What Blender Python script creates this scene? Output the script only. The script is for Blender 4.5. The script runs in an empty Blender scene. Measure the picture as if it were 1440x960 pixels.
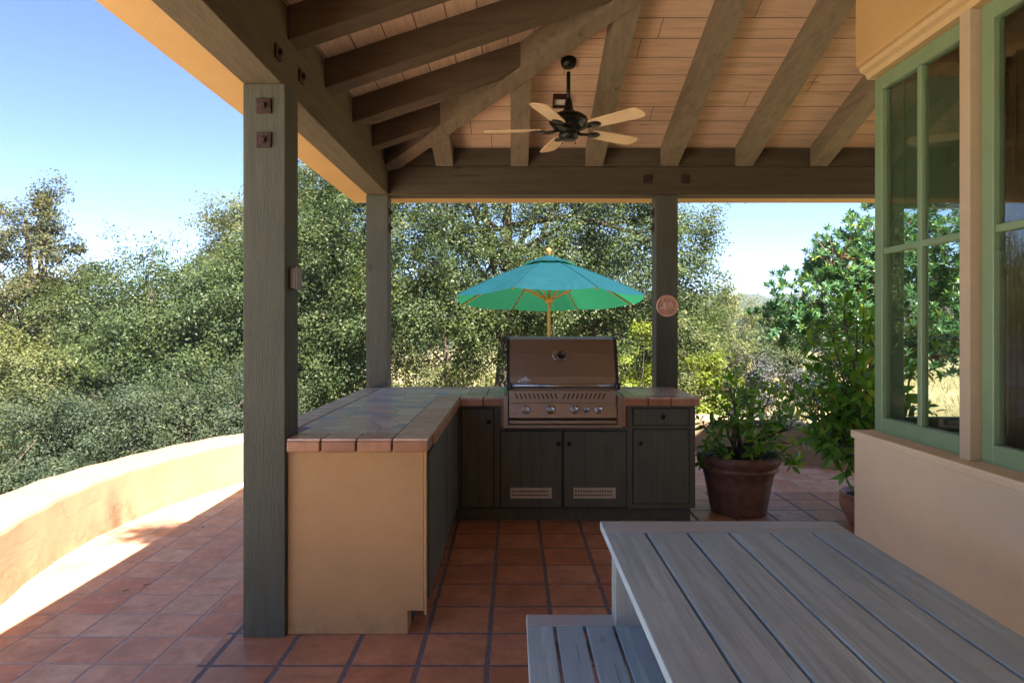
import bpy, bmesh, math, random
import numpy as np
from mathutils import Vector, Matrix
random.seed(7); rng = np.random.default_rng(11)
S = bpy.context.scene
C = S.collection
PI = math.pi
CH = 1.487          # camera height
def PX(x, y, Y):    # a photograph pixel at depth Y -> world point
    return Vector(((x-721)/930*Y, Y, CH-(y-458)/930*Y))

# ------------------------------------------------------------------ node helpers
class NT:
    def __init__(s, name):
        s.m = bpy.data.materials.new(name); s.m.use_nodes = True
        s.t = s.m.node_tree; s.t.nodes.clear()
        s.out = s.t.nodes.new('ShaderNodeOutputMaterial')
    def n(s, typ, **kw):
        nd = s.t.nodes.new('ShaderNode'+typ)
        for k, v in kw.items():
            setattr(nd, k, v)
        return nd
    def l(s, a, b): s.t.links.new(a, b)
    def val(s, sock, v):
        if hasattr(v, 'links') or isinstance(v, bpy.types.NodeSocket): s.l(v, sock)
        else: sock.default_value = v
    def math(s, op, a, b=None, c=None, clamp=False):
        nd = s.n('Math', operation=op); nd.use_clamp = clamp
        s.val(nd.inputs[0], a)
        if b is not None: s.val(nd.inputs[1], b)
        if c is not None: s.val(nd.inputs[2], c)
        return nd.outputs[0]
    def mix(s, f, a, b, bt='MIX'):
        nd = s.n('Mix', data_type='RGBA', blend_type=bt)
        s.val(nd.inputs[0], f)
        for sock, v in ((nd.inputs[6], a), (nd.inputs[7], b)):
            if isinstance(v, (tuple, list)): sock.default_value = (*v[:3], 1)
            else: s.l(v, sock)
        return nd.outputs[2]
    def ramp(s, f, stops):
        nd = s.n('ValToRGB'); e = nd.color_ramp.elements
        while len(e) < len(stops): e.new(.5)
        for i, (p, c) in enumerate(stops):
            e[i].position = p; e[i].color = (*c, 1) if len(c) == 3 else c
        s.l(f, nd.inputs[0]); return nd.outputs[0]
    def coord(s, kind='Object'):
        return s.n('TexCoord').outputs[kind]
    def mapping(s, v, scale=(1,1,1), rot=(0,0,0), loc=(0,0,0)):
        nd = s.n('Mapping'); s.l(v, nd.inputs[0])
        nd.inputs['Scale'].default_value = scale; nd.inputs['Rotation'].default_value = rot; nd.inputs['Location'].default_value = loc
        return nd.outputs[0]
    def noise(s, v, scale=5, detail=4, rough=.55, dist=0):
        nd = s.n('TexNoise'); s.l(v, nd.inputs['Vector'])
        nd.inputs['Scale'].default_value = scale; nd.inputs['Detail'].default_value = detail
        nd.inputs['Roughness'].default_value = rough; nd.inputs['Distortion'].default_value = dist
        return nd.outputs[0]
    def bump(s, h, strength=.3, dist=.01, prev=None):
        nd = s.n('Bump'); s.l(h, nd.inputs['Height'])
        nd.inputs['Strength'].default_value = strength; nd.inputs['Distance'].default_value = dist
        if prev is not None: s.l(prev, nd.inputs['Normal'])
        return nd.outputs[0]
    def principled(s, col, rough=.6, metal=0, normal=None, spec=.5, **kw):
        p = s.n('BsdfPrincipled')
        if isinstance(col, (tuple, list)): p.inputs['Base Color'].default_value = (*col[:3], 1)
        else: s.l(col, p.inputs['Base Color'])
        s.val(p.inputs['Roughness'], rough); s.val(p.inputs['Metallic'], metal)
        p.inputs['Specular IOR Level'].default_value = spec
        if normal is not None: s.l(normal, p.inputs['Normal'])
        s.l(p.outputs[0], s.out.inputs[0]); return p

def wood(name, base, var=.35, scale=(8, 8, .8), rot=(0,0,0), rough=.75, fine=.35, tint=None, bumpd=.004, knots=0, saw=None):
    n = NT(name); v = n.coord()
    if saw: v0 = v
    m = n.mapping(v, scale, rot)
    a = n.noise(m, 3, 6, .6, .6); b = n.noise(n.mapping(v, tuple(q*6 for q in scale), rot), 3, 4, .7)
    big = n.noise(v, 1.7, 3)
    dark = tuple(c*(1-var) for c in base); light = tuple(min(1, c*(1+var*.7)) for c in base)
    col = n.ramp(a, [(.3, dark), (.5, base), (.72, light)])
    col = n.mix(n.math('MULTIPLY', n.math('SUBTRACT', b, .35, clamp=True), fine*2), col, dark)
    if tint: col = n.mix(n.ramp(big, [(.4, (0,0,0)), (.7, (1,1,1))]), col, tint)
    if knots:
        vo = n.n('TexVoronoi'); n.l(n.mapping(v, tuple((1 if q < max(scale)/2 else 2.2)*1.3 for q in scale), rot), vo.inputs['Vector']); vo.inputs['Scale'].default_value = knots
        col = n.mix(n.ramp(vo.outputs['Distance'], [(.035, (.8,.8,.8)), (.07, (0,0,0))]), col, tuple(c*.45 for c in base))
    h = n.math('ADD', n.math('MULTIPLY', a, .6), b)
    if saw:   # drying checks: short dark cracks along the grain
        ck = n.noise(n.mapping(v, tuple(q*(3.4 if q > 2 else .9) for q in scale), rot), 1.4, 2, .5)
        cm = n.ramp(ck, [(.715, (0,0,0)), (.735, (1,1,1))]); col = n.mix(n.math('MULTIPLY', cm, .85), col, tuple(c*.22 for c in base)); h = n.math('SUBTRACT', h, n.math('MULTIPLY', cm, 1.2))
        pale = n.noise(n.mapping(v, tuple(q*.6 for q in scale), rot), 2.2, 5, .7); col = n.mix(n.ramp(pale, [(.56, (0,0,0)), (.75, (.55,.55,.55))]), col, tuple(min(1, c*1.6) for c in base))
    if saw:   # the saw's marks across rough-sawn timber
        ax = 'XYZ'.index(saw); sc2 = [2.2, 2.2, 2.2]; sc2[ax] = 55
        w = n.noise(n.mapping(v, tuple(sc2)), 1.6, 3, .6)
        h = n.math('ADD', h, n.math('MULTIPLY', w, .22))
        col = n.mix(n.ramp(w, [(.5, (0,0,0)), (.75, (.22,.22,.22))]), col, dark)
    n.principled(col, rough, normal=n.bump(h, .8, bumpd), spec=.3)
    return n.m

def plain(name, col, rough=.5, metal=0, var=.12, nscale=20, bump=.0, spec=.5, **kw):
    n = NT(name); v = n.coord()
    a = n.noise(v, nscale, 5)
    c = n.mix(n.ramp(a, [(.3, (0,0,0)), (.7, (1,1,1))]), tuple(q*(1-var) for q in col), tuple(min(1, q*(1+var)) for q in col))
    nm = n.bump(a, .5, bump) if bump else None
    n.principled(c, rough, metal, nm, spec)
    return n.m

def stucco(name, base, stain=.12, crack=.55):
    n = NT(name); v = n.coord()
    a = n.noise(v, 1.3, 6, .6); b = n.noise(v, 9, 6, .65); c = n.noise(v, 140, 3, .7)
    col = n.mix(n.ramp(a, [(.35, (0,0,0)), (.65, (1,1,1))]), tuple(q*(1-stain) for q in base), tuple(min(1, q*(1+stain*.7)) for q in base))
    col = n.mix(n.math('MULTIPLY', n.ramp(b, [(.5, (0,0,0)), (.75, (1,1,1))]), .35), col, tuple(q*(1-stain*2) for q in base))
    # fine dirt specks
    s = n.noise(v, 34, 2, .8); col = n.mix(n.ramp(s, [(.73, (0,0,0)), (.78, (.5,.5,.5))]), col, tuple(q*.6 for q in base))
    vo = n.n('TexVoronoi', feature='DISTANCE_TO_EDGE'); n.l(v, vo.inputs['Vector']); vo.inputs['Scale'].default_value = .9
    wv = n.n('VectorMath', operation='MULTIPLY_ADD'); nw = n.n('TexNoise'); n.l(v, nw.inputs['Vector']); nw.inputs['Scale'].default_value = 5; nw.inputs['Detail'].default_value = 5
    n.l(nw.outputs['Color'], wv.inputs[0]); wv.inputs[1].default_value = (.35,.35,.35); n.l(v, wv.inputs[2]); n.l(wv.outputs[0], vo.inputs['Vector'])
    cr = n.math('MULTIPLY', n.math('SUBTRACT', 1, n.math('DIVIDE', vo.outputs['Distance'], .004, clamp=True)), n.ramp(n.noise(v, 1.1, 2), [(.5, (0,0,0)), (.56, (1,1,1))]))
    col = n.mix(n.math('MULTIPLY', cr, crack), col, tuple(q*.45 for q in base))
    sz = n.n('SeparateXYZ'); n.l(v, sz.inputs[0]); dz = n.math('SUBTRACT', 1, n.math('DIVIDE', sz.outputs[2], .17, clamp=True))
    sp = n.math('MULTIPLY', dz, n.ramp(n.noise(v, 13, 5, .7), [(.45, (0,0,0)), (.62, (1,1,1))])); col = n.mix(n.math('MULTIPLY', sp, .5), col, tuple(q*.5 for q in base))
    tr_ = n.noise(n.mapping(v, (1,1,2.2)), 2.6, 4, .5, 1.5)
    h = n.math('ADD', n.math('ADD', n.math('MULTIPLY', b, 1.), n.math('MULTIPLY', tr_, 1.6)), n.math('MULTIPLY', c, .25))
    n.principled(col, .85, normal=n.bump(h, .5, .006), spec=.25)
    return n.m

def tiles(name, px, py, phx, phy, gx, gy, cols, grout, rough=.45, rot=0, stain=(.22,.10,.05), edge=.006):
    n = NT(name); v = n.coord()
    if rot: v = n.mapping(v, rot=(0,0,rot))
    wob = n.n('TexNoise'); n.l(v, wob.inputs['Vector']); wob.inputs['Scale'].default_value = 11; wob.inputs['Detail'].default_value = 6; wob.inputs['Roughness'].default_value = .62
    sep = n.n('SeparateXYZ'); n.l(v, sep.inputs[0])
    sw = n.n('SeparateColor'); n.l(wob.outputs['Color'], sw.inputs[0])
    X = n.math('ADD', sep.outputs[0], n.math('MULTIPLY', n.math('SUBTRACT', sw.outputs[0], .5), .016))
    Y = n.math('ADD', sep.outputs[1], n.math('MULTIPLY', n.math('SUBTRACT', sw.outputs[1], .5), .012))
    ux = n.math('DIVIDE', n.math('SUBTRACT', X, phx), px); uy = n.math('DIVIDE', n.math('SUBTRACT', Y, phy), py)
    fx = n.math('FRACT', ux); fy = n.math('FRACT', uy)
    ex = n.math('MULTIPLY', n.math('SUBTRACT', .5, n.math('ABSOLUTE', n.math('SUBTRACT', fx, .5))), px)
    ey = n.math('MULTIPLY', n.math('SUBTRACT', .5, n.math('ABSOLUTE', n.math('SUBTRACT', fy, .5))), py)
    mx = n.math('DIVIDE', n.math('SUBTRACT', ex, gx/2), edge, clamp=True); my = n.math('DIVIDE', n.math('SUBTRACT', ey, gy/2), edge, clamp=True)
    m = n.math('MINIMUM', mx, my)
    cx = n.n('CombineXYZ'); n.l(n.math('FLOOR', ux), cx.inputs[0]); n.l(n.math('FLOOR', uy), cx.inputs[1])
    wn = n.n('TexWhiteNoise', noise_dimensions='3D'); n.l(cx.outputs[0], wn.inputs['Vector'])
    col = n.ramp(wn.outputs['Value'], [(i/(len(cols)-1), c) for i, c in enumerate(cols)])
    # mottling shifted per tile so the pattern does not run through the joints
    off = n.n('VectorMath', operation='MULTIPLY_ADD'); n.l(wn.outputs['Color'], off.inputs[0]); off.inputs[1].default_value = (9,9,9); n.l(v, off.inputs[2])
    a = n.noise(off.outputs[0], 6, 6, .65, .5); b = n.noise(off.outputs[0], 30, 4, .6)
    col = n.mix(n.ramp(a, [(.45, (0,0,0)), (.78, (.75,.75,.75))]), col, stain)
    col = n.mix(n.ramp(a, [(.22, (.45,.45,.45)), (.45, (0,0,0))]), col, tuple(min(1, q*1.35) for q in cols[-1]))
    col = n.mix(n.math('MULTIPLY', n.ramp(b, [(.4, (0,0,0)), (.7, (1,1,1))]), .25), col, tuple(q*.7 for q in cols[0]))
    dust = n.noise(v, .9, 5); col = n.mix(n.ramp(dust, [(.5, (0,0,0)), (.75, (.3,.3,.3))]), col, (.42,.30,.24))
    gn = n.noise(v, 25, 3); g = n.mix(gn, tuple(q*.6 for q in grout), tuple(min(1, q*1.4) for q in grout))
    col = n.mix(m, g, col)
    r = n.math('ADD', rough, n.math('MULTIPLY', n.math('SUBTRACT', 1, m), .35)); r = n.math('ADD', r, n.math('MULTIPLY', n.math('SUBTRACT', b, .5), .4))
    tl = n.math('MULTIPLY', wn.outputs['Value'], .25)
    h = n.math('ADD', n.math('MULTIPLY', m, 1.0), n.math('ADD', n.math('MULTIPLY', a, .25), tl))
    n.principled(col, r, normal=n.bump(h, .6, .006), spec=.4)
    return n.m

def planks(name, axis, pitch, phase, base, dark):
    n = NT(name); v = n.coord(); sep = n.n('SeparateXYZ'); n.l(v, sep.inputs[0])
    t = sep.outputs[axis]; o = sep.outputs[1-axis]
    u = n.math('DIVIDE', n.math('SUBTRACT', t, phase), pitch)
    f = n.math('FRACT', u); cell = n.math('FLOOR', u)
    e = n.math('MULTIPLY', n.math('SUBTRACT', .5, n.math('ABSOLUTE', n.math('SUBTRACT', f, .5))), pitch)
    m = n.math('DIVIDE', n.math('SUBTRACT', e, .001), .003, clamp=True)
    wn = n.n('TexWhiteNoise', noise_dimensions='1D'); n.l(cell, wn.inputs['W'])
    cb = n.n('CombineXYZ')
    n.l(n.math('MULTIPLY', o, .55), cb.inputs[0]); n.l(n.math('MULTIPLY', t, 7), cb.inputs[1]); n.l(n.math('MULTIPLY', wn.outputs['Value'], 40), cb.inputs[2])
    a = n.noise(cb.outputs[0], 3, 7, .68, .8)
    cc = n.n('CombineXYZ'); n.l(n.math('MULTIPLY', o, 3), cc.inputs[0]); n.l(n.math('MULTIPLY', t, 30), cc.inputs[1]); n.l(wn.outputs['Value'], cc.inputs[2])
    b = n.noise(cc.outputs[0], 3, 3, .7)
    col = n.ramp(a, [(.28, tuple(q*1.18 for q in base)), (.5, base), (.62, tuple(q*.82 for q in base)), (.78, dark)])
    col = n.mix(n.math('MULTIPLY', wn.outputs['Value'], .3), col, tuple(q*.6 for q in base))
    col = n.mix(n.math('MULTIPLY', b, .3), col, dark)
    vo = n.n('TexVoronoi'); n.l(n.mapping(cb.outputs[0], (1.6, .7, 1)), vo.inputs['Vector']); vo.inputs['Scale'].default_value = 1.6
    col = n.mix(n.ramp(vo.outputs['Distance'], [(.03, (.8,.8,.8)), (.08, (0,0,0))]), col, tuple(q*.5 for q in dark))
    # a butt joint here and there along each board
    bj = n.math('FRACT', n.math('ADD', n.math('DIVIDE', o, 2.4), n.math('MULTIPLY', wn.outputs['Value'], 7)))
    m2 = n.math('DIVIDE', n.math('SUBTRACT', bj, .0012), .001, clamp=True)
    m = n.math('MULTIPLY', m, m2)
    col = n.mix(m, (.035,.022,.015), col)
    h = n.math('ADD', n.math('MULTIPLY', m, 1.5), n.math('MULTIPLY', b, .25))
    n.principled(col, .75, normal=n.bump(h, .6, .004), spec=.3)
    return n.m

def leafmat(name, c1, c2, c3=None, trans=.35, rough=.5, spec=.2):
    n = NT(name)
    at = n.n('Attribute'); at.attribute_name = 'var'
    stops = [(.0, c1), (.75, c2)] + ([(1., c3)] if c3 else [])
    col = n.ramp(at.outputs['Fac'], stops)
    dr = n.noise(n.coord(), .9, 3); col = n.mix(n.ramp(dr, [(.42, (0,0,0)), (.62, (.55,.55,.55))]), col, n.mix(1., col, (1.3,1.15,.8), 'MULTIPLY'))
    p = n.principled(col, rough, spec=spec)
    tr = n.n('BsdfTranslucent'); n.l(n.mix(1., col, (1.25,1.3,.6), 'MULTIPLY'), tr.inputs[0])
    mx = n.n('MixShader'); mx.inputs[0].default_value = trans
    n.l(p.outputs[0], mx.inputs[1]); n.l(tr.outputs[0], mx.inputs[2]); n.l(mx.outputs[0], n.out.inputs[0])
    return n.m

def attrmat(name, cols, rough=.5, bump=.003):
    n = NT(name); at = n.n('Attribute'); at.attribute_name = 'var'; v = n.coord()
    col = n.ramp(at.outputs['Fac'], [(i/(len(cols)-1), c) for i, c in enumerate(cols)])
    a = n.noise(v, 12, 6, .6, .4); b = n.noise(v, 60, 3)
    col = n.mix(n.math('MULTIPLY', n.ramp(a, [(.45, (0,0,0)), (.75, (1,1,1))]), .55), col, tuple(q*.5 for q in cols[0]))
    n.principled(col, rough, normal=n.bump(n.math('ADD', a, n.math('MULTIPLY', b, .3)), .5, bump), spec=.4)
    return n.m

M = {}
M['post'] = wood('painted_post_timber', (0.095,0.098,0.076), .22, (9,9,.9), rough=.7, fine=.25, tint=(0.078,0.079,0.062), knots=1.0, saw='Z')
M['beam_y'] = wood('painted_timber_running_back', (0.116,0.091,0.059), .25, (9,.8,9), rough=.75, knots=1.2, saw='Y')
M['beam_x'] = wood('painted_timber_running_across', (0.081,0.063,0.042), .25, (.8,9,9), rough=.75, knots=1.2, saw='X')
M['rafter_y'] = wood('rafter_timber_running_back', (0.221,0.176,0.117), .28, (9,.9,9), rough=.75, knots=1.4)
M['rafter_x'] = wood('rafter_timber_across_shade_tone', (0.114,0.081,0.051), .28, (.9,9,9), rough=.75, knots=1.4)  # same timber darkened in colour, standing in for shade on the left rafters
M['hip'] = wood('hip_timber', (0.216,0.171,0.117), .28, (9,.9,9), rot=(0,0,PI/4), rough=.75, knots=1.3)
M['boards_far'] = planks('ceiling_boards_across', 1, .178, 5.654, (.78,.55,.37), (.38,.23,.14))
M['boards_left'] = planks('ceiling_boards_back', 0, .178, -1.1, (.74,.55,.40), (.38,.24,.16))
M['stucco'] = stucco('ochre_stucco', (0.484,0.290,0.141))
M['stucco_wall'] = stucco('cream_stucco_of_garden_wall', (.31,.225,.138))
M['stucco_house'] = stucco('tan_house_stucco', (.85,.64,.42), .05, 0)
M['stucco_soffit'] = stucco('soffit_plaster_bounce_tint', (0.558,0.355,0.153), .05, 0)  # orange bounce from the patio put into the soffit and upper wall colour
M['trim'] = plain('ochre_painted_trim', (.62,.43,.22), .55, var=.05)
M['mull'] = plain('beige_painted_trim', (.52,.40,.28), .55, var=.05)
M['roof'] = plain('roof_covering', (.22,.11,.07), .8, var=.3, nscale=6)
M['green'] = plain('sage_green_window_paint', (0.210,0.304,0.173), .42, var=.05, nscale=8)
M['iron'] = plain('rusty_brown_iron', (.055,.028,.024), .6, .4, var=.5, nscale=60, bump=.002)
M['cab'] = wood('dark_green_cabinet_paint', (0.100,0.106,0.084), .2, (10,10,1), rough=.55, fine=.2, bumpd=.0015)
M['cabgap'] = plain('door_gap_shade_sheet', (.012,.012,.01), .8)  # near-black sheets stand in for the shade in the gaps round the doors
M['steel'] = None
M['black'] = plain('black_enamel', (.012,.012,.013), .35, var=.3)
M['darksteel'] = plain('dark_cast_metal', (.05,.05,.065), .38, .8, var=.3)
M['knob'] = plain('black_iron_knob', (.02,.02,.022), .35, .7)
def steel(name, base, rough, sc=(1, 60, 60)):
    n = NT(name); v = n.coord(); a = n.noise(n.mapping(v, sc), 6, 5, .6); b = n.noise(v, 5, 4)
    col = n.mix(a, tuple(q*.85 for q in base), base)
    r = n.math('ADD', rough, n.math('MULTIPLY', n.math('SUBTRACT', b, .5), .2))
    p = n.principled(col, r, 1.0, n.bump(a, .25, .0006))
    return n.m
M['steel'] = steel('brushed_stainless_steel', (.36,.31,.28), .38)
M['steelb'] = steel('bright_stainless_steel', (.50,.49,.50), .26)
M['vent'] = plain('pressed_metal_vent', (.50,.43,.37), .5, .2, var=.1)
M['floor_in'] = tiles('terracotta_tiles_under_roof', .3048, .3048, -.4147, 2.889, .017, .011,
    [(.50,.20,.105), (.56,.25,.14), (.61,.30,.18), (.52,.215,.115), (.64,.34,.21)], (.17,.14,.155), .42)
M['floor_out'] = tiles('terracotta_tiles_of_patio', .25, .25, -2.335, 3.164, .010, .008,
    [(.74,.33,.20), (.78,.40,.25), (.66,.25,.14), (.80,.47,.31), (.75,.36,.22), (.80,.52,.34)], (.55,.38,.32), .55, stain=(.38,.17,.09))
M['paving'] = stucco('pale_bounce_paving', (.85,.76,.62))
M['teak'] = wood('weathered_teak_skylight_tint', (.46,.585,.655), .34, (14,.7,14), rough=.62, fine=.5, tint=(.37,.48,.56), bumpd=.002, knots=1.1, saw='Y')  # weathered grey teak with the skylight's blue cast put into its colour
M['teak_x'] = wood('weathered_teak_end_skylight_tint', (.46,.58,.64), .3, (.7,14,14), rough=.62, fine=.5, tint=(.44,.45,.47), bumpd=.0015)  # end boards carry the same painted skylight blue
M['teak_z'] = wood('weathered_teak_leg', (.34,.37,.37), .2, (14,14,.7), rough=.65, fine=.4, bumpd=.0015)
M['tile_edge'] = attrmat('terracotta_edge_tiles', [(.30,.12,.06), (.42,.20,.11), (.36,.165,.085), (.48,.28,.17), (.44,.23,.145)], .35)
M['tile_top'] = attrmat('terracotta_counter_tiles', [(.56,.37,.28), (.66,.46,.36), (.60,.40,.31), (.70,.52,.42), (.58,.42,.34)], .26)
M['grout'] = plain('grey_grout', (.20,.17,.16), .8)
def mosaic():
    n = NT('broken_slate_mosaic'); v = n.coord()
    nd = n.n('TexNoise'); n.l(v, nd.inputs['Vector']); nd.inputs['Scale'].default_value = 6; nd.inputs['Detail'].default_value = 2
    w = n.n('VectorMath', operation='MULTIPLY_ADD'); n.l(nd.outputs['Color'], w.inputs[0]); w.inputs[1].default_value = (.05,.05,0); n.l(v, w.inputs[2])
    mv = n.mapping(w.outputs[0], (1,1,0))
    e = n.n('TexVoronoi', feature='DISTANCE_TO_EDGE', voronoi_dimensions='2D'); n.l(mv, e.inputs['Vector']); e.inputs['Scale'].default_value = 6.4
    c = n.n('TexVoronoi', voronoi_dimensions='2D'); n.l(mv, c.inputs['Vector']); c.inputs['Scale'].default_value = 6.4
    sc = n.n('SeparateColor'); n.l(c.outputs['Color'], sc.inputs[0])
    nd2 = n.ramp(sc.outputs[0], [(0, (.70,.53,.42)), (.2, (.80,.67,.54)), (.36, (.34,.40,.47)), (.44, (.62,.50,.44)), (.58, (.72,.66,.62)), (.66, (.74,.58,.47)), (.78, (.48,.49,.52)), (.85,(.74,.66,.59)), (.95, (.14,.24,.50))])
    nd2.node.color_ramp.interpolation = 'CONSTANT'
    a = n.noise(v, 14, 5, .6, .5)
    col = n.mix(n.math('MULTIPLY', a, .5), nd2, (.60,.50,.44))
    m = n.math('DIVIDE', n.math('SUBTRACT', e.outputs['Distance'], .022), .03, clamp=True)
    col = n.mix(m, (.40,.35,.33), col)
    h = n.math('ADD', m, n.math('ADD', n.math('MULTIPLY', a, .4), n.math('MULTIPLY', sc.outputs[1], .5)))
    p = n.principled(col, n.math('ADD', .20, n.math('MULTIPLY', a, .3)), normal=n.bump(h, .5, .004), spec=.5); p.inputs['Coat Weight'].default_value = .4; p.inputs['Coat Roughness'].default_value = .12
    return n.m
M['mosaic'] = mosaic()
M['pot'] = plain('glazed_brown_clay', (0.150,0.072,0.049), .55, var=.4, nscale=14, bump=.003)
M['pot2'] = plain('red_clay', (.40,.19,.13), .5, var=.25, nscale=14, bump=.002)
M['soil'] = plain('potting_soil', (.035,.022,.015), .95, var=.5, nscale=60, bump=.02)
M['bark'] = wood('grey_oak_bark', (.13,.10,.075), .5, (9,9,2), rough=.95, bumpd=.03)
M['bark_red'] = wood('red_peeling_bark', (.22,.10,.07), .45, (8,8,2), rough=.8, bumpd=.02)
M['stem'] = plain('plant_stem_bark', (.09,.07,.055), .8, var=.4, nscale=40)
M['oak'] = leafmat('oak_leaves', (0.026,0.049,0.018), (0.072,0.102,0.040), (0.163,0.180,0.065), .38, .45)
M['oak_dark'] = leafmat('dark_oak_leaves', (0.025,0.047,0.022), (0.066,0.098,0.037), (0.130,0.152,0.057), .36, .45)
M['oak_pale'] = leafmat('pale_olive_leaves', (0.054,0.071,0.030), (0.130,0.148,0.059), (0.213,0.213,0.094), .4, .5)
M['brownish'] = leafmat('olive_brown_leaves', (0.037,0.046,0.021), (0.094,0.100,0.046), (0.194,0.141,0.059), .38, .55)
M['sage'] = leafmat('grey_green_leaves', (0.024,0.039,0.024), (0.055,0.077,0.047), (0.102,0.123,0.068), .34, .55)  # leaf colour darkened to stand in for shade over the left bushes
M['sage_p'] = leafmat('silver_leaves', (0.038,0.043,0.043), (0.066,0.073,0.076), (0.090,0.095,0.100), .2, .6)
M['lime'] = leafmat('yellow_green_leaves', (0.080,0.106,0.013), (0.173,0.220,0.033), (0.280,0.293,0.067), .45, .5)
M['arbutus'] = leafmat('glossy_blue_green_leaves', (.035,.095,.045), (.085,.19,.09), (.30,.38,.07), .25, .28, .6)
M['citrus'] = leafmat('glossy_citrus_leaves', (0.066,0.179,0.026), (0.179,0.392,0.053), (0.427,0.499,0.071), .42, .3, .6)
M['yellowleaf'] = leafmat('yellowed_leaf', (.5,.35,.03), (.55,.38,.03), None, .3)

# ------------------------------------------------------------------ mesh builder
class MB:
    def __init__(s): s.bm = bmesh.new(); s.lay = s.bm.faces.layers.float.new('var')
    def box(s, x0, x1, y0, y1, z0, z1, bevel=0, var=None, mat=None, seg=1):
        m = Matrix.Translation(((x0+x1)/2, (y0+y1)/2, (z0+z1)/2)) @ Matrix.Diagonal((abs(x1-x0), abs(y1-y0), abs(z1-z0), 1))
        if mat is not None: m = mat @ m
        t = bmesh.new(); bmesh.ops.create_cube(t, size=1, matrix=m)
        if bevel: bmesh.ops.bevel(t, geom=list(t.edges), offset=bevel, segments=seg, profile=.6, affect='EDGES')
        return s.add(t, var)
    def add(s, t, var=None):
        vs = [s.bm.verts.new(v.co) for v in t.verts]; t.verts.index_update()
        for f in t.faces:
            try: nf = s.bm.faces.new([vs[v.index] for v in f.verts])
            except ValueError: continue
            nf.smooth = f.smooth
            if var is not None: nf[s.lay] = var
        t.free(); return s
    def poly(s, pts, var=None):
        f = s.bm.faces.new([s.bm.verts.new(p) for p in pts])
        if var is not None: f[s.lay] = var
        return s
    def prism(s, pts, d, bevel=0, var=None):   # extrude polygon pts by vector d
        t = bmesh.new(); a = [t.verts.new(p) for p in pts]; b = [t.verts.new(Vector(p)+Vector(d)) for p in pts]
        n = len(pts); t.faces.new(a[::-1]); t.faces.new(b)
        for i in range(n): t.faces.new([a[i], a[(i+1) % n], b[(i+1) % n], b[i]])
        bmesh.ops.recalc_face_normals(t, faces=list(t.faces))
        if bevel: bmesh.ops.bevel(t, geom=list(t.edges), offset=bevel, segments=2, profile=.6, affect='EDGES')
        return s.add(t, var)
    def tube(s, pts, rad, n=8, cap=True, smooth=True):
        t = bmesh.new(); pts = [Vector(p) for p in pts]
        if not isinstance(rad, (list, tuple)): rad = [rad]*len(pts)
        rings = []; up = Vector((0,0,1)); prev = None
        for i, p in enumerate(pts):
            d = (pts[min(i+1, len(pts)-1)]-pts[max(i-1, 0)]).normalized()
            if prev is None: a = d.cross(up) if abs(d.z) < .95 else d.cross(Vector((1,0,0)))
            else: a = prev - d*prev.dot(d)
            a.normalize(); prev = a; b = d.cross(a)
            rings.append([t.verts.new(p+(a*math.cos(k*2*PI/n)+b*math.sin(k*2*PI/n))*rad[i]) for k in range(n)])
        for i in range(len(rings)-1):
            for k in range(n):
                f = t.faces.new([rings[i][k], rings[i][(k+1) % n], rings[i+1][(k+1) % n], rings[i+1][k]]); f.smooth = smooth
        if cap: t.faces.new(rings[0][::-1]); t.faces.new(rings[-1])
        return s.add(t)
    def lathe(s, c, prof, n=24, axis='Z', smooth=True, mat=None):
        t = bmesh.new(); rings = []
        for r, h in prof:
            rings.append([t.verts.new((r*math.cos(k*2*PI/n), r*math.sin(k*2*PI/n), h)) for k in range(n)] if r > 1e-6 else [t.verts.new((0,0,h))])
        for i in range(len(rings)-1):
            a, b = rings[i], rings[i+1]
            for k in range(n):
                k2 = (k+1) % n
                if len(a) == 1 and len(b) == 1: continue
                if len(a) == 1: f = t.faces.new([a[0], b[k], b[k2]])
                elif len(b) == 1: f = t.faces.new([a[k], a[k2], b[0]])
                else: f = t.faces.new([a[k], a[k2], b[k2], b[k]])
                f.smooth = smooth
        R = {'Z': Matrix.Identity(4), 'Y': Matrix.Rotation(PI/2, 4, 'X'), 'X': Matrix.Rotation(-PI/2, 4, 'Y')}[axis]
        mm = Matrix.Translation(c) @ (mat or Matrix.Identity(4)) @ R
        bmesh.ops.transform(t, matrix=mm, verts=list(t.verts))
        bmesh.ops.recalc_face_normals(t, faces=list(t.faces))
        return s.add(t)
    def build(s, name, mat, parent=None, autosmooth=False):
        me = bpy.data.meshes.new(name); off = Vector((0,0,0)); p = parent
        while p is not None: off += p.location; p = p.parent
        for v in s.bm.verts: v.co -= off
        bmesh.ops.recalc_face_normals(s.bm, faces=list(s.bm.faces))
        s.bm.to_mesh(me); s.bm.free()
        o = bpy.data.objects.new(name, me); C.objects.link(o); me.materials.append(mat)
        if parent is not None: o.parent = parent
        return o
def tag(o, label=None, cat=None, group=None, kind=None):
    if label: o['label'] = label
    if cat: o['category'] = cat
    if group: o['group'] = group
    if kind: o['kind'] = kind
    return o
def thing(name, label, cat, loc=(0,0,0), group=None):
    o = bpy.data.objects.new(name, None); C.objects.link(o); o.location = loc; o.empty_display_size = .2
    return tag(o, label, cat, group)
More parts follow.
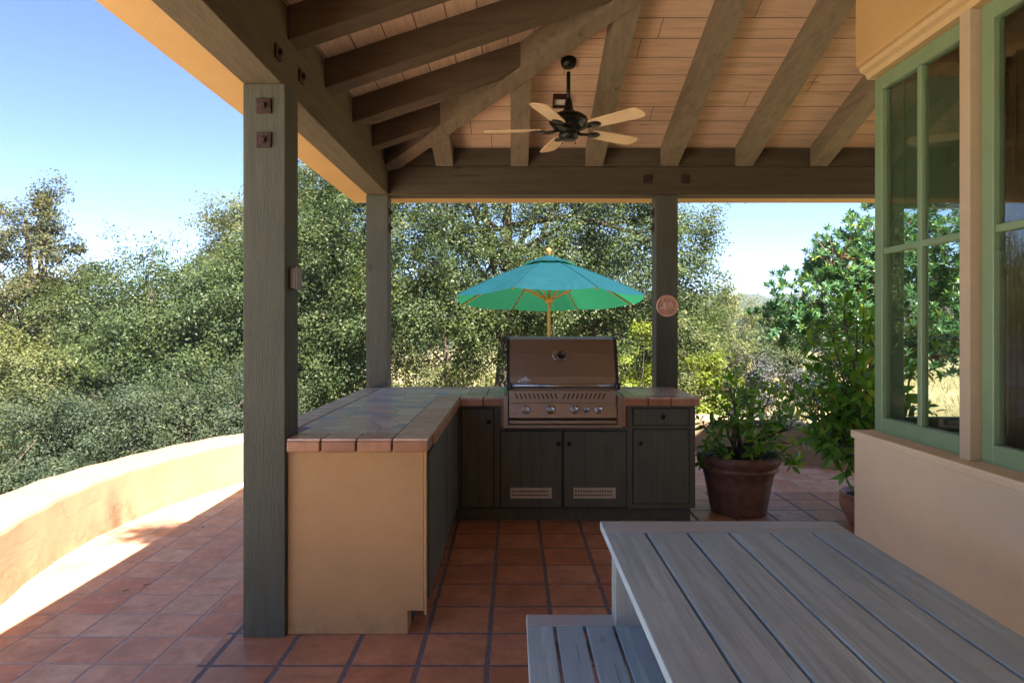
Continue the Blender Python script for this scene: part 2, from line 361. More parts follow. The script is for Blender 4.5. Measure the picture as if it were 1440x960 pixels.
def rawmesh(name, V, nper, mat, parent=None, var=None, smooth=False, faces=None):
    """V: (N*nper,3) vertices, one polygon of nper verts per leaf (or a template list 'faces')"""
    me = bpy.data.meshes.new(name); off = np.zeros(3); p = parent
    while p is not None: off += np.array(p.location); p = p.parent
    V = (V-off).astype(np.float32); N = len(V)//nper
    if faces is None: faces = [list(range(nper))]
    L = sum(len(f) for f in faces); idx = np.array([i for f in faces for i in f])
    li = (np.arange(N)[:, None]*nper+idx[None, :]).ravel().astype(np.int32)
    ls = np.array([len(f) for f in faces]); st = np.concatenate([[0], np.cumsum(ls)[:-1]])
    starts = (np.arange(N)[:, None]*L+st[None, :]).ravel().astype(np.int32)
    me.vertices.add(len(V)); me.loops.add(len(li)); me.polygons.add(len(starts))
    me.vertices.foreach_set('co', V.ravel()); me.loops.foreach_set('vertex_index', li)
    me.polygons.foreach_set('loop_start', starts)
    if var is not None:
        at = me.attributes.new('var', 'FLOAT', 'FACE'); at.data.foreach_set('value', np.repeat(var, len(faces)).astype(np.float32))
    if smooth: me.polygons.foreach_set('use_smooth', np.ones(len(starts), bool))
    me.update(calc_edges=True); me.validate()
    me.materials.append(mat)
    o = bpy.data.objects.new(name, me); C.objects.link(o)
    if parent is not None: o.parent = parent
    return o
def unit(a): return a/np.maximum(np.linalg.norm(a, axis=-1, keepdims=True), 1e-9)
def leaf_verts(P, D, Nn, L, W, tmpl):
    """tmpl: list of (u along 0..1, v across -.5...5, w lift)"""
    D = unit(D); B = unit(np.cross(Nn, D)); N2 = np.cross(D, B)
    T = np.array(tmpl); n = len(P)
    V = (P[:, None, :] + D[:, None, :]*(T[None, :, 0:1]*L[:, None, None]) + B[:, None, :]*(T[None, :, 1:2]*W[:, None, None])
         + N2[:, None, :]*(T[None, :, 2:3]*L[:, None, None]))
    return V.reshape(-1, 3)
DIAMOND = [(0,0,0), (.45,.5,.04), (1,0,-.03), (.5,-.5,.04)]
LEAF8 = [(0,0,0), (.3,.42,.05), (.65,.42,.05), (1,0,-.10), (.65,-.42,.05), (.3,-.42,.05), (.35,0,-.01), (.7,0,-.03)]
LEAF8F = [[0,1,6], [1,2,7,6], [2,3,7], [0,6,5], [6,7,4,5], [7,3,4]]

def clumps(lobes, n, shell=.55, zmin=-99):
    vol = np.array([l[3]*l[4]*l[5] for l in lobes])**.8; pick = rng.choice(len(lobes), n, p=vol/vol.sum())
    Lb = np.array(lobes)[pick]; d = unit(rng.normal(size=(n, 3)))
    ph = np.array([3.1*d[:, 0]+1.7*Lb[:, 0], 2.7*d[:, 1]+Lb[:, 2], 3.9*d[:, 2]+Lb[:, 1]])
    bump = 1+.12*np.sin(ph[0]*2.3)*np.sin(ph[1]*2.1)+.10*np.sin(ph[2]*3.1+ph[0])
    r = (shell+(1-shell)*rng.random(n)**.6)*bump
    c = Lb[:, :3]+d*r[:, None]*Lb[:, 3:6]
    nn = unit(d/Lb[:, 3:6])
    ns = max(6, n//9)             # boughs: gather the clumps into bigger masses with gaps between them
    sc = c[:ns]; g = rng.integers(0, ns, n); rs = Lb[g, 3:6].mean(1)*.30
    o = rng.normal(size=(n, 3)); o = o/np.linalg.norm(o, axis=1, keepdims=True)*(rng.random((n, 1))**.5)
    loose = rng.random(n) < .36
    c = np.where(loose[:, None], c, sc[g]+o*rs[:, None]*np.array([1, 1, .75])); nn = np.where(loose[:, None], nn, unit(nn[g]*.5+o*.9))
    k = c[:, 2] > zmin
    return c[k], nn[k]

def foliage(name, lobes, ncl, per, clr, L, mat, parent, shell=.55, zmin=-99, asp=.55, flat=.75, upright=.45, noise=.9, tmpl=DIAMOND, faces=None, clusters=None):
    c, d = clumps(lobes, ncl, shell, zmin) if clusters is None else clusters
    n = len(c); R = clr*(.55+.9*rng.random(n))
    off = rng.normal(size=(n, per, 3)); off = off/np.maximum(np.linalg.norm(off, axis=2, keepdims=True), 1e-6)*(rng.random((n, per, 1))**.45)
    off[:, :, 2] *= flat
    P = (c[:, None, :]+off*R[:, None, None]).reshape(-1, 3)
    out = unit(off.reshape(-1, 3)*.7+np.repeat(d, per, 0)*.6+np.array([0, 0, upright])+rng.normal(size=(n*per, 3))*noise*.42)
    D = unit(rng.normal(size=(n*per, 3))+off.reshape(-1, 3)*.8); D = unit(D-out*np.sum(D*out, 1, keepdims=True)*.8)
    ll = L*(.6+.8*rng.random(n*per))
    cv = np.repeat(rng.random(n), per); var = np.clip(.15+cv*.45+rng.random(n*per)*.45-.1, 0, 1)
    var[rng.random(n*per) < .03] = 1
    V = leaf_verts(P, D, out, ll, ll*asp, tmpl)
    return rawmesh(name, V, len(tmpl), mat, parent, var, faces=faces), c

def limbs(mb, base, targets, r0, top, bend=.25, n=7, sides=7):
    base = Vector(base); top = Vector(top)
    tp = [base.lerp(top, t)+Vector((math.sin(t*5)*bend*.4, math.cos(t*4)*bend*.3, 0))*t for t in (0, .12, .3, .5, .75, 1)]
    mb.tube(tp, [r0*1.35, r0, r0*.88, r0*.74, r0*.55, r0*.3], 10)
    ends = []
    for i, t in enumerate(targets):
        t = Vector(t); k = random.uniform(.28, .8); s = tp[2].lerp(tp[5], (k-.28)/.72) if k > .3 else tp[2]
        d = t-s; mid1 = s+d*.35+Vector((0,0,d.length*.12))+Vector([random.gauss(0, bend*.25) for _ in range(3)])
        mid2 = s+d*.7+Vector((0,0,d.length*.1))+Vector([random.gauss(0, bend*.25) for _ in range(3)])
        r = r0*random.uniform(.22, .42)
        mb.tube([s, mid1, mid2, t], [r, r*.75, r*.45, r*.15], sides)
        ends.append((s, mid1, mid2, t, r))
    return ends

def tree(name, label, cat, base, lobes, top, r0, ncl, per, clr, L, mat, bark='bark', group=None, shell=.5, zmin=-99, nl=10, tw=60, **kw):
    t = thing(name, label, cat, base, group)
    cl = clumps(lobes, ncl, shell, zmin)
    o, c = foliage('crown', lobes, ncl, per, clr, L, M[mat], t, clusters=cl, **kw)
    mb = MB(); idx = rng.choice(len(c), min(nl, len(c)), replace=False)
    e = limbs(mb, base, [c[i] for i in idx], r0, top)
    for i in rng.choice(len(c), min(tw, len(c)), replace=False):   # twigs from the nearest limb
        p = Vector(c[i]); best = min(e, key=lambda q: min((q[2]-p).length, (q[1]-p).length)); s = best[2] if (best[2]-p).length < (best[1]-p).length else best[1]
        q = s.lerp(p, .5)+Vector([random.gauss(0, .1) for _ in range(3)])
        mb.tube([s, q, p], [best[4]*.4, best[4]*.25, .006], 5)
    mb.build('trunk', M[bark], t)
    return t

# ================================================================== SETTING: ground, patio
PC = (.572, 4.705); RI, RO = 3.50, 3.93      # the curved patio and its low wall
def hills(x, y):
    r = math.hypot(x-PC[0], y-PC[1]); a = math.atan2(x-PC[0], y-PC[1])    # a: 0 straight ahead, + right
    if r < 3.7: return -.12
    h = -.12-.35*min(1, (r-3.7)/1.5)
    left = max(0, min(1, (.35-a)/.6)) if a > -2.2 else max(0, 1-(abs(a)-2.2)/.5)
    h -= left*min(1, max(0, (r-5)/12))*1.4
    h -= min(1, max(0, (r-30)/60))*2.2
    if r > 90:
        k = min(1, (r-90)/330); k = k*k*(3-2*k)
        rid = 13.5+4*math.sin(a*3.1+1.0)+2.5*math.sin(a*7.3+.6)+1.5*math.sin(a*17)
        h += k*rid*(1-.3*min(1, max(0, (r-450)/400)))
    h += .10*math.sin(x*.9)*math.cos(y*.7)*min(1, max(0, (r-6)/6)) + .5*math.sin(x*.07+1)*math.cos(y*.06)*min(1, max(0, (r-30)/40))
    return h
def ground():
    rs = [0, 2, 3.6, 3.8, 4.2, 4.7, 5.3]; 
    while rs[-1] < 980: rs.append(rs[-1]*1.075)
    NA = 180; bm = bmesh.new(); prev = None
    for r in rs:
        if r == 0: ring = [bm.verts.new((PC[0], PC[1], -.12))]
        else:
            ring = []
            for k in range(NA):
                a = k*2*PI/NA; x, y = PC[0]+r*math.sin(a), PC[1]+r*math.cos(a); ring.append(bm.verts.new((x, y, hills(x, y))))
        if prev:
            for k in range(NA):
                k2 = (k+1) % NA
                f = bm.faces.new([prev[0], ring[k], ring[k2]]) if len(prev) == 1 else bm.faces.new([prev[k], ring[k], ring[k2], prev[k2]])
                f.smooth = True
        prev = ring
    bmesh.ops.recalc_face_normals(bm, faces=list(bm.faces))
    me = bpy.data.meshes.new('ground'); bm.to_mesh(me); bm.free()
    o = bpy.data.objects.new('ground', me); C.objects.link(o)
    n = NT('dry_grass_and_earth'); v = n.coord(); a = n.noise(v, .25, 8, .65); b = n.noise(v, 6, 6, .7); c = n.noise(v, .02, 5)
    col = n.ramp(a, [(.3, (.20,.16,.09)), (.5, (.36,.29,.17)), (.7, (.46,.38,.25))])
    col = n.mix(n.ramp(b, [(.4, (0,0,0)), (.7, (.8,.8,.8))]), col, (.16,.14,.06))
    col = n.mix(n.ramp(c, [(.4, (0,0,0)), (.6, (.7,.7,.7))]), col, (.12,.13,.05))
    n.principled(col, .95, normal=n.bump(b, .6, .08), spec=.1); me.materials.append(n.m)
    tag(o, kind='structure'); return o
ground()
# patio slab, a disc inside the wall running back under the porch; covered floor 4 mm above
mb = MB(); pts = []
for k in range(97):
    a = math.radians(-140+k*280/96); pts.append((PC[0]+(RI+.1)*math.sin(a), PC[1]+(RI+.1)*math.cos(a), 0))
mb.poly(pts); mb.poly([(-7,-8,-.004), (9,-8,-.004), (9,2.6,-.004), (-7,2.6,-.004)])
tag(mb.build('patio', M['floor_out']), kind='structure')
mb = MB(); mb.box(-12, -2.78, -12, 2.9, -1.6, .006); tag(mb.build('bounce_terrace', M['paving']), kind='structure')  # unseen pale terrace added to bounce sunlight under the porch from the left
mb = MB(); mb.box(-2.776, 12, -14, -1.75, -.6, .012); tag(mb.build('unseen_lawn', plain('dark_unseen_lawn', (.07,.10,.035), .95, var=.4, nscale=8, bump=.02)), kind='structure')  # dark ground out of view, added to keep bounce from behind low
mb = MB(); mb.poly([(-1.38,-8,.004), (9,-8,.004), (9,3.55,.004), (3.8,3.55,.004), (3.45,5.9,.004), (-1.38,5.9,.004)])
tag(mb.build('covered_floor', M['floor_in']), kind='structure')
# curved garden wall
def arcwall(a0, a1, ri, ro, z0, z1, name, label):
    bm = bmesh.new(); N = 120; rings = []
    prof = [(ri, z0), (ri, z1-.03), (ri+.008, z1-.010), (ri+.03, z1), (ro-.03, z1+.004), (ro-.008, z1-.01), (ro, z1-.03), (ro, z0)]
    for k in range(N+1):
        a = math.radians(a0+(a1-a0)*k/N); w = .004*math.sin(k*1.3)+.003*math.sin(k*.37)
        rings.append([bm.verts.new((PC[0]+(r+w)*math.sin(a), PC[1]+(r+w)*math.cos(a), z+w*.7)) for r, z in prof])
    for k in range(N):
        for j in range(len(prof)-1):
            f = bm.faces.new([rings[k][j], rings[k+1][j], rings[k+1][j+1], rings[k][j+1]]); f.smooth = True
    bm.faces.new(rings[0]); bm.faces.new(rings[-1][::-1]); bmesh.ops.recalc_face_normals(bm, faces=list(bm.faces))
    me = bpy.data.meshes.new(name); bm.to_mesh(me); bm.free(); me.materials.append(M['stucco_wall'])
    o = bpy.data.objects.new(name, me); C.objects.link(o)
    return tag(o, label, 'low wall')
arcwall(-120, 51.5, RI, RO, -1.6, .392, 'garden_wall', 'low curved cream stucco wall sweeping round the terracotta patio edge')
mb = MB(); mb.box(3.26, 4.1, 6.83, 7.35, -.8, .40, .02, seg=2)
tag(mb.build('wall_pier', M['stucco_wall']), 'short square stucco pier in shade ending the low garden wall by the house', 'pier')

# ================================================================== PORCH ROOF
porch = thing('porch_roof', 'open timber porch roof with greenish brown posts, exposed rafters and board ceiling', 'porch', (0,0,0))
PZ = 2.64
def sq_plate(mb, c, axis, s=.036):
    c = Vector(c)
    d = {'Y': (s, .006, s), 'X': (.006, s, s)}[axis]
    mb.box(c.x-d[0], c.x+d[0], c.y-d[1], c.y+d[1], c.z-d[2], c.z+d[2], .003)
    sg = -1 if axis == 'Y' else (1 if c.x < .5 else -1)
    off = Vector((0, -.012, 0)) if axis == 'Y' else Vector((.012*sg, 0, 0))
    q = c+off; e = {'Y': (.013, .012, .013), 'X': (.012, .013, .013)}[axis]
    mb.box(q.x-e[0], q.x+e[0], q.y-e[1], q.y+e[1], q.z-e[2], q.z+e[2], .004)
posts = []
for (x0, x1, y0, y1, z0) in ((-1.285,-1.085,3.15,3.345,.004), (-1.295,-1.105,5.835,6.02,.004), (1.266,1.458,5.835,6.02,.004)):
    mb = MB(); mb.box(x0, x1, y0, y1, z0, PZ, .006, seg=2)
    po = mb.build('post', M['post'], porch); posts.append(po)
for (px, py) in ((371,149), (371,197)):
    mb = MB(); sq_plate(mb, PX(px, py, 3.144), 'Y'); mb.build('bolt_plate', M['iron'], posts[0])
for z in (2.50, 2.36):
    mb = MB(); sq_plate(mb, (-1.099, 5.92, z), 'X'); mb.build('bolt_plate', M['iron'], posts[1])
    mb = MB(); sq_plate(mb, (1.26, 5.95, z), 'X'); mb.build('bolt_plate', M['iron'], posts[2])
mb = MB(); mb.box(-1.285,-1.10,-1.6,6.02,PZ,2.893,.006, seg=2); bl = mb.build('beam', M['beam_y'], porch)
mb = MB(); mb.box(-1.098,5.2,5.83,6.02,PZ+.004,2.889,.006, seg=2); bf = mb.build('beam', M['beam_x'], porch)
for (px, py) in ((391,74), (424,108)):
    Y = 1.094*930/(721-px); mb = MB(); sq_plate(mb, PX(px, py, Y), 'X', .034); mb.build('bolt_plate', M['iron'], bl)
for (px, py) in ((911,252), (964,252)):
    mb = MB(); sq_plate(mb, PX(px, py, 5.824), 'Y', .04); mb.build('bolt_plate', M['iron'], bf)
mb = MB(); mb.box(-1.27,-1.108,-1.6,6.0,2.896,3.075,.003); mb.build('blocking', M['beam_y'], porch)
mb = MB(); mb.box(-1.10,5.2,5.842,6.0,2.892,3.06,.003); mb.build('blocking', M['beam_x'], porch)
SL = 1/3.
def raft_far(x, w=.155, h=.20, y_end=None):
    y1 = 5.83-(max(x, -1.1)+1.1)*1. + .02 if y_end is None else y_end
    y1 = max(y1, 2.85); zb = lambda y: 2.893+SL*(5.83-y); mb = MB()
    ys, ye = 5.835, y1
    mb.prism([(x-w/2, ys, zb(ys)), (x-w/2, ye, zb(ye)), (x-w/2, ye, zb(ye)+h), (x-w/2, ys, zb(ys)+h)], (w,0,0), .005)
    return mb.build('rafter', M['rafter_y'], porch)
def raft_left(y, w=.14, h=.20):
    x1 = min(-1.1+(5.83-y), 1.86); zb = lambda x: 2.893+SL*(x+1.10); mb = MB(); xs = -1.106
    mb.prism([(xs, y-w/2, zb(xs)), (x1, y-w/2, zb(x1)), (x1, y-w/2, zb(x1)+h), (xs, y-w/2, zb(xs)+h)], (0,w,0), .005)
    return mb.build('rafter', M['rafter_x'], porch)
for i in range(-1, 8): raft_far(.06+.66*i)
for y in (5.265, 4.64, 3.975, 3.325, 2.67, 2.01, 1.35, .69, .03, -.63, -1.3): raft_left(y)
# hip rafter, diagonal
mb = MB(); hw = .075; d = Vector((1,-1,0)).normalized(); s = Vector((1,1,0)).normalized()*hw
p0 = Vector((-1.12, 5.85, 2.845)); p1 = p0+Vector((3.05,-3.05,3.05/3)); up = Vector((0,0,.26))
mb.prism([p0-s, p1-s, p1-s+up, p0-s+up], s*2, .006); mb.build('hip_rafter', M['hip'], porch)
# board ceiling: two slopes meeting over the hip
zf = lambda y: 3.063+SL*(5.83-y); zl = lambda x: 3.063+SL*(x+1.10)
mb = MB(); T = (0,0,.025)
mb.prism([(-1.10,5.83,3.063), (-1.35,6.08,2.98), (5.2,6.08,2.98), (5.2,2.75,zf(2.75)), (1.98,2.75,zf(2.75))], T); mb.build('ceiling_boards', M['boards_far'], porch)
mb = MB(); mb.prism([(-1.10,5.83,3.063), (1.98,2.75,zl(1.98)), (1.98,-1.6,zl(1.98)), (-1.35,-1.6,2.98), (-1.35,6.08,2.98)], T); mb.build('ceiling_boards', M['boards_left'], porch)
mb = MB()
e = .40; q = 3.10
mb.prism([(-1.10-e,5.83+e,q-e/3), (5.4,5.83+e,q-e/3), (5.4,2.75,q+3.08/3), (1.98,2.75,q+3.08/3)], (0,0,.06))
mb.prism([(-1.10-e,5.83+e,q-e/3), (1.98,2.75,q+3.08/3), (1.98,-1.75,q+3.08/3), (-1.10-e,-1.75,q-e/3)], (0,0,.06))
mb.prism([(1.98,2.75,q+3.08/3), (5.4,2.75,q+3.08/3), (5.4,-1.75,q+3.08/3), (1.98,-1.75,q+3.08/3)], (0,0,.06))  # flat cover over the house, out of view, added to block light
mb.build('roof_covering', M['roof'], porch)
mb = MB(); mb.prism([(-1.10,-1.59,2.30), (1.98,-1.59,2.30), (1.98,-1.59,zl(1.98)-.01), (-1.10,-1.59,zl(-1.10)-.01)], (0,-.12,0)); mb.build('gable_blocker', M['stucco_house'], porch)  # unseen rear infill added and lowered to keep light off the rafters
# plastered eave soffit outside the beams
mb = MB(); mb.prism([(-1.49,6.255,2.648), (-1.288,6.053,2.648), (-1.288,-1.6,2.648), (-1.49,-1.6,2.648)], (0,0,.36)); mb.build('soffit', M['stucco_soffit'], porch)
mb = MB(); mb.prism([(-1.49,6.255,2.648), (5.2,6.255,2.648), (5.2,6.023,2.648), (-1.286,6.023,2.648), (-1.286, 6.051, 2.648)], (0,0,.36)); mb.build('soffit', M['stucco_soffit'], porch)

# small metal box on the near post, plaque on the right post, recessed ceiling light box
Yb = 3.25; mb = MB(); p = PX(411, 392, Yb)
mb.box(-1.083,-1.05,Yb-.045,Yb+.02,p.z-.052,p.z+.052,.004); mb.box(-1.05,-1.042,Yb-.05,Yb+.025,p.z-.056,p.z+.056,.002)
tag(mb.build('outlet_box', plain('taupe_metal', (.20,.16,.13), .5, .3)), 'small square taupe metal box fixed to the side of the nearest post', 'outlet box')
pl = PX(938, 430, 5.83)
mb = MB(); mb.lathe((pl.x, 5.833, pl.z), [(0,0), (.095,0), (.098,.012), (.092,.022), (.080,.022), (.076,.014), (.055,.014), (.052,.020), (.046,.020)], 36, 'Y')
pq = thing('wall_plaque', 'round terracotta relief plaque hung on the right hand post', 'plaque', (pl.x, 5.83, pl.z))
mb.bm.verts.ensure_lookup_table(); pk = plain('pale_terracotta', (.66,.38,.30), .6, var=.2); mb.build('disc', pk, pq)
mb = MB(); random.seed(3)
mb.lathe((pl.x+.003, 5.815, pl.z), [(.05,0), (.045,.012), (.03,.022), (0,.026)], 20, 'Y')
for k in range(12):
    a = k*PI/6; mb.lathe((pl.x+math.cos(a)*.058, 5.815, pl.z+math.sin(a)*.058), [(.012,0), (.009,.01), (0,.014)], 8, 'Y')
mb.lathe((pl.x+.004, 5.793, pl.z-.002), [(.012,0), (.01,.008), (0,.012)], 8, 'Y')
mb.lathe((pl.x-.014, 5.795, pl.z+.014), [(.009,0), (0,.008)], 8, 'Y'); mb.lathe((pl.x+.018, 5.795, pl.z+.014), [(.009,0), (0,.008)], 8, 'Y'); mb.lathe((pl.x+.002, 5.795, pl.z-.02), [(.014,0), (0,.008)], 8, 'Y')
mb.build('relief', pk, pq)
Yl = 5.2; zc = zf(Yl); xl = .375
lt = thing('junction_box', 'small square dark framed box on the ceiling boards behind the fan', 'ceiling box', (xl, Yl, zc))
TM = Matrix.Translation((xl, Yl, zc)) @ Matrix.Rotation(-math.atan(SL), 4, 'X')
mb = MB()
for (a, b, c2, d2) in ((-.06,.06,-.06,-.048), (-.06,.06,.048,.06), (-.06,-.048,-.0478,.0478), (.048,.06,-.0478,.0478)): mb.box(a, b, c2, d2, -.05, -.002, .001, mat=TM)
mb.build('frame', M['iron'], lt)
mb = MB(); mb.box(-.046,.046,-.046,.046,-.028,-.004,0,mat=TM); mb.build('panel', plain('off_white_panel', (.6,.56,.5), .5), lt)

# ceiling fan ---------------------------------------------------------
FX, FY = .405, 4.80; fb = 2.905
fan = thing('ceiling_fan', 'dark bronze ceiling fan with five pale wooden blades hanging from the porch ceiling', 'ceiling fan', (FX, FY, fb))
fm = plain('dark_bronze', (.028,.030,.026), .4, .7, var=.5, nscale=30)
mb = MB(); zc = zf(FY); mb.lathe((FX, FY, zc-.055), [(0,0), (.026,0), (.046,.012), (.056,.035), (.058,.06), (.056,.075)], 24); mb.build('canopy', fm, fan)
mb = MB(); mb.tube([(FX,FY,fb+.18), (FX,FY,zc-.08)], .014, 12); mb.build('downrod', fm, fan)
mb = MB(); mb.lathe((FX,FY,fb), [(0,-.075), (.05,-.072), (.068,-.055), (.072,-.03), (.06,-.012), (.075,.0), (.10,.008), (.115,.02), (.112,.03), (.135,.045), (.14,.06), (.135,.085), (.10,.112), (.055,.13), (.035,.15), (.028,.19), (.02,.23), (0,.23)], 36); mb.build('motor', fm, fan)
bm_ = wood('pale_blade_wood', (.78,.58,.36), .12, (2,2,2), rough=.45, fine=.15, bumpd=.0005)
for k in range(5):
    a = math.radians(-42+72*k); R = Matrix.Translation((FX,FY,fb)) @ Matrix.Rotation(a, 4, 'Z') @ Matrix.Rotation(math.radians(-11), 4, 'X')
    pts = [(.20,-.045), (.24,-.056), (.54,-.068), (.595,-.062), (.615,-.035), (.62,0), (.615,.035), (.595,.062), (.54,.068), (.24,.056), (.20,.045)]
    mb = MB(); t = MB(); mb.prism([R @ Vector((x, y, .0)) for x, y in pts], (R.to_3x3() @ Vector((0,0,.008)))); t.bm.free()
    b = mb.build('blade', bm_, fan)
    mb = MB(); pr = [R @ Vector(p) for p in ((.05,0,.012), (.11,.012,-.010), (.16,-.006,-.014), (.20,0,-.008))]; mb.tube(pr, [.016,.012,.011,.012], 8)
    mb.lathe((0,0,0), [(0,-.012), (.035,-.010), (.042,-.004), (.042,0)], 18, mat=R @ Matrix.Translation((.225,0,-.001)) @ Matrix.Diagonal((1.25,1,1,1)))
    mb.build('bracket', fm, b)
for dx in (-.05, .045):
    mb = MB(); mb.tube([(FX+dx,FY-.04,fb-.05), (FX+dx,FY-.04,fb-.10)], .0018, 6); mb.lathe((FX+dx,FY-.04,fb-.115), [(0,0), (.005,.004), (.004,.012), (0,.018)], 8); mb.build('pull_chain', M['iron'], fan)

# ================================================================== HOUSE
house = thing('house', 'tan stucco house wall with sage green casement windows right of the table', 'house', (3, 1, 0))
HX, WX, HY = 1.866, 1.97, 3.62
mb = MB(); mb.box(HX, 2.12, -2.2, HY, -.1, .88, .015, seg=3)
mb.box(2.12, 6.5, 3.40, HY, -.1, .88, .01); mb.build('wall', M['stucco_house'], house)
mb = MB(); mb.box(HX-.012, 2.10, -2.2, HY+.012, .876, .918, .008, seg=2); mb.box(2.10, 6.5, 3.42, HY+.012, .876, .918, .008); mb.build('sill', M['stucco_house'], house)
# upper wall, bullnosed at its corner and lower edge
mb = MB(); t = bmesh.new(); 
mb.box(HX, 2.25, -2.2, HY, 2.885, 3.66, .035, seg=4); mb.box(HX+.06, 2.25, -1.7, 2.70, 3.6, 4.06); mb.box(2.25, 6.5, 3.3, HY, 2.885, 3.62, .01); mb.box(2.9,6.5,3.35,HY-.01,.9,2.9,.01)
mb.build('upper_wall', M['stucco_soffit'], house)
mb = MB(); mb.prism([(HX+.02,-2.2,2.884), (HX+.03,-2.2,2.862), (HX+.055,-2.2,2.85), (HX+.065,-2.2,2.826), (2.15,-2.2,2.826), (2.15,-2.2,2.884)], (0,HY+2.185,0)); mb.box(2.15,2.9,3.36,HY-.02,2.824,2.884); mb.build('head_trim', M['trim'], house)
def glassmat():
    n = NT('window_glass'); g = n.n('BsdfGlossy'); g.inputs['Roughness'].default_value = 0.0; g.inputs[0].default_value = (.95,.97,.96,1)
    t = n.n('BsdfTransparent'); t.inputs[0].default_value = (.78,.84,.81,1)
    lw = n.n('LayerWeight'); lw.inputs['Blend'].default_value = .5
    f5 = n.math('ADD', .04, n.math('MULTIPLY', n.math('POWER', lw.outputs['Facing'], 5), .96))
    v = n.coord(); nm = n.bump(n.noise(v, 1.6, 2), .04, .01); n.l(nm, g.inputs['Normal'])
    k = n.math('MULTIPLY', f5, 2.3, clamp=True)
    m = n.n('MixShader'); n.l(k, m.inputs[0]); n.l(t.outputs[0], m.inputs[1]); n.l(g.outputs[0], m.inputs[2]); n.l(m.outputs[0], n.out.inputs[0]); return n.m
M['glass'] = glassmat()
Z0, Z1 = .915, 2.824
def window(ya, yb, cols=2):   # ya nearer the camera, in the plane x = WX
    mb = MB(); st = .07; d = .05; bv = .004
    mb.box(WX, WX+d, ya, ya+st*.7, Z0, Z1, bv); mb.box(WX, WX+d, yb-st, yb, Z0, Z1, bv)
    mb.box(WX+.001, WX+d-.001, ya+st*.7-.002, yb-st+.002, Z0, Z0+.085, bv); mb.box(WX+.001, WX+d-.001, ya+st*.7-.002, yb-st+.002, Z1-.075, Z1, bv)
    w = mb.build('window', M['green'], house)
    y0, y1 = ya+st*.7, yb-st; z0, z1 = Z0+.085, Z1-.075; zm = 1.885; mw = .034
    yc = [y0+(y1-y0)*k/cols for k in range(cols+1)]
    mb = MB()
    for k in range(1, cols): mb.box(WX+.006, WX+d-.006, yc[k]-mw/2, yc[k]+mw/2, z0-.002, z1+.002, bv)
    for k in range(cols): mb.box(WX+.008, WX+d-.008, yc[k]+(mw/2 if k else 0)-.001, yc[k+1]-(mw/2 if k < cols-1 else 0)+.001, zm-mw/2, zm+mw/2, bv)
    mb.build('muntin', M['green'], w)
    for k in range(cols):
        for a, b in ((z0, zm-mw/2), (zm+mw/2, z1)):
            mb = MB(); A = yc[k]+(mw/2 if k else 0); B = yc[k+1]-(mw/2 if k < cols-1 else 0)
            mb.poly([(WX+.026, A, a), (WX+.026, B, a), (WX+.026, B, b), (WX+.026, A, b)]); mb.build('pane', M['glass'], w)
    return w
window(2.854, 3.60); 
mb = MB(); mb.box(1.925, 2.08, 2.785, 2.851, .917, 2.823, .004, seg=2); mb.box(1.925, 2.08, 1.965, 2.03, .917, 2.823, .004, seg=2); mb.box(1.925, 2.08, 1.145, 1.21, .917, 2.823, .004, seg=2)
mb.build('mullion_post', M['mull'], house)
window(2.033, 2.782); window(1.213, 1.962)
mb = MB(); mb.box(WX, 2.1, -2.2, 1.142, .92, 2.823); mb.build('wall_panel', M['stucco_house'], house)
# window in the end wall, looking out on the far garden
mb = MB(); ya, yb = 3.545, 3.595; ZT = 2.12
mb.box(WX+.052, 2.10, ya, yb, Z0, Z1, .004); mb.box(2.80, 2.895, ya, yb, Z0, Z1, .004); mb.box(2.099, 2.801, ya+.001, yb-.001, Z0, Z0+.08, .004); mb.box(2.099, 2.801, ya+.001, yb-.001, ZT, ZT+.07, .004)
w = mb.build('window', M['green'], house)
mb = MB(); mb.box(2.101, 2.799, ya+.004, yb-.004, ZT+.071, Z1, .002); mb.build('window_panel', M['green'], w)
mb = MB(); mb.box(2.435, 2.469, ya+.006, yb-.006, Z0+.08, ZT, .004); mb.build('muntin', M['green'], w)
for xa, xb in ((2.10,2.435), (2.469,2.80)):
    mb = MB(); mb.poly([(xa, ya+.025, Z0+.08), (xb, ya+.025, Z0+.08), (xb, ya+.025, ZT), (xa, ya+.025, ZT)]); mb.build('pane', M['glass'], w)
mb = MB(); mb.box(-1.0, 2.1, -2.19, -2.05, -.1, 3.9, .01); mb.build('rear_blocker_wall', M['stucco_house'], house)  # unseen wall added to block light coming from behind the camera
# the room behind
rm = plain('room_plaster', (.45,.33,.2), .8, var=.05)
mb = MB(); mb.box(6.3, 6.5, -2.2, 3.4, .0, 2.94); mb.box(2.13, 6.3, -2.2, -2.0, 0, 2.94); mb.build('room_wall', rm, house)
mb = MB(); mb.box(2.1, 6.5, -2.2, 3.36, 2.95, 3.05); mb.build('room_ceiling', rm, house)
mb = MB(); mb.box(2.125, 6.3, -1.99, 3.395, .006, .03); mb.build('room_floor', plain('dark_floorboards', (.10,.055,.03), .4), house)
def curtain(y0, y1, x, lab):
    bm = bmesh.new(); N = 60; rows = []
    for z in (.06, .9, 1.8, 2.7):
        rows.append([bm.verts.new((x+.035*math.sin(k*.95)+.012*math.sin(k*2.3+z), y0+(y1-y0)*k/N, z)) for k in range(N+1)])
    for j in range(3):
        for k in range(N): f = bm.faces.new([rows[j][k], rows[j][k+1], rows[j+1][k+1], rows[j+1][k]]); f.smooth = True
    bmesh.ops.solidify(bm, geom=list(bm.faces), thickness=.004)
    me = bpy.data.meshes.new('curtain'); bm.to_mesh(me); bm.free(); me.materials.append(M['curtain'])
    o = bpy.data.objects.new('curtain', me); C.objects.link(o); tag(o, lab, 'curtain')
M['curtain'] = plain('beige_linen', (.62,.46,.27), .85, var=.1)
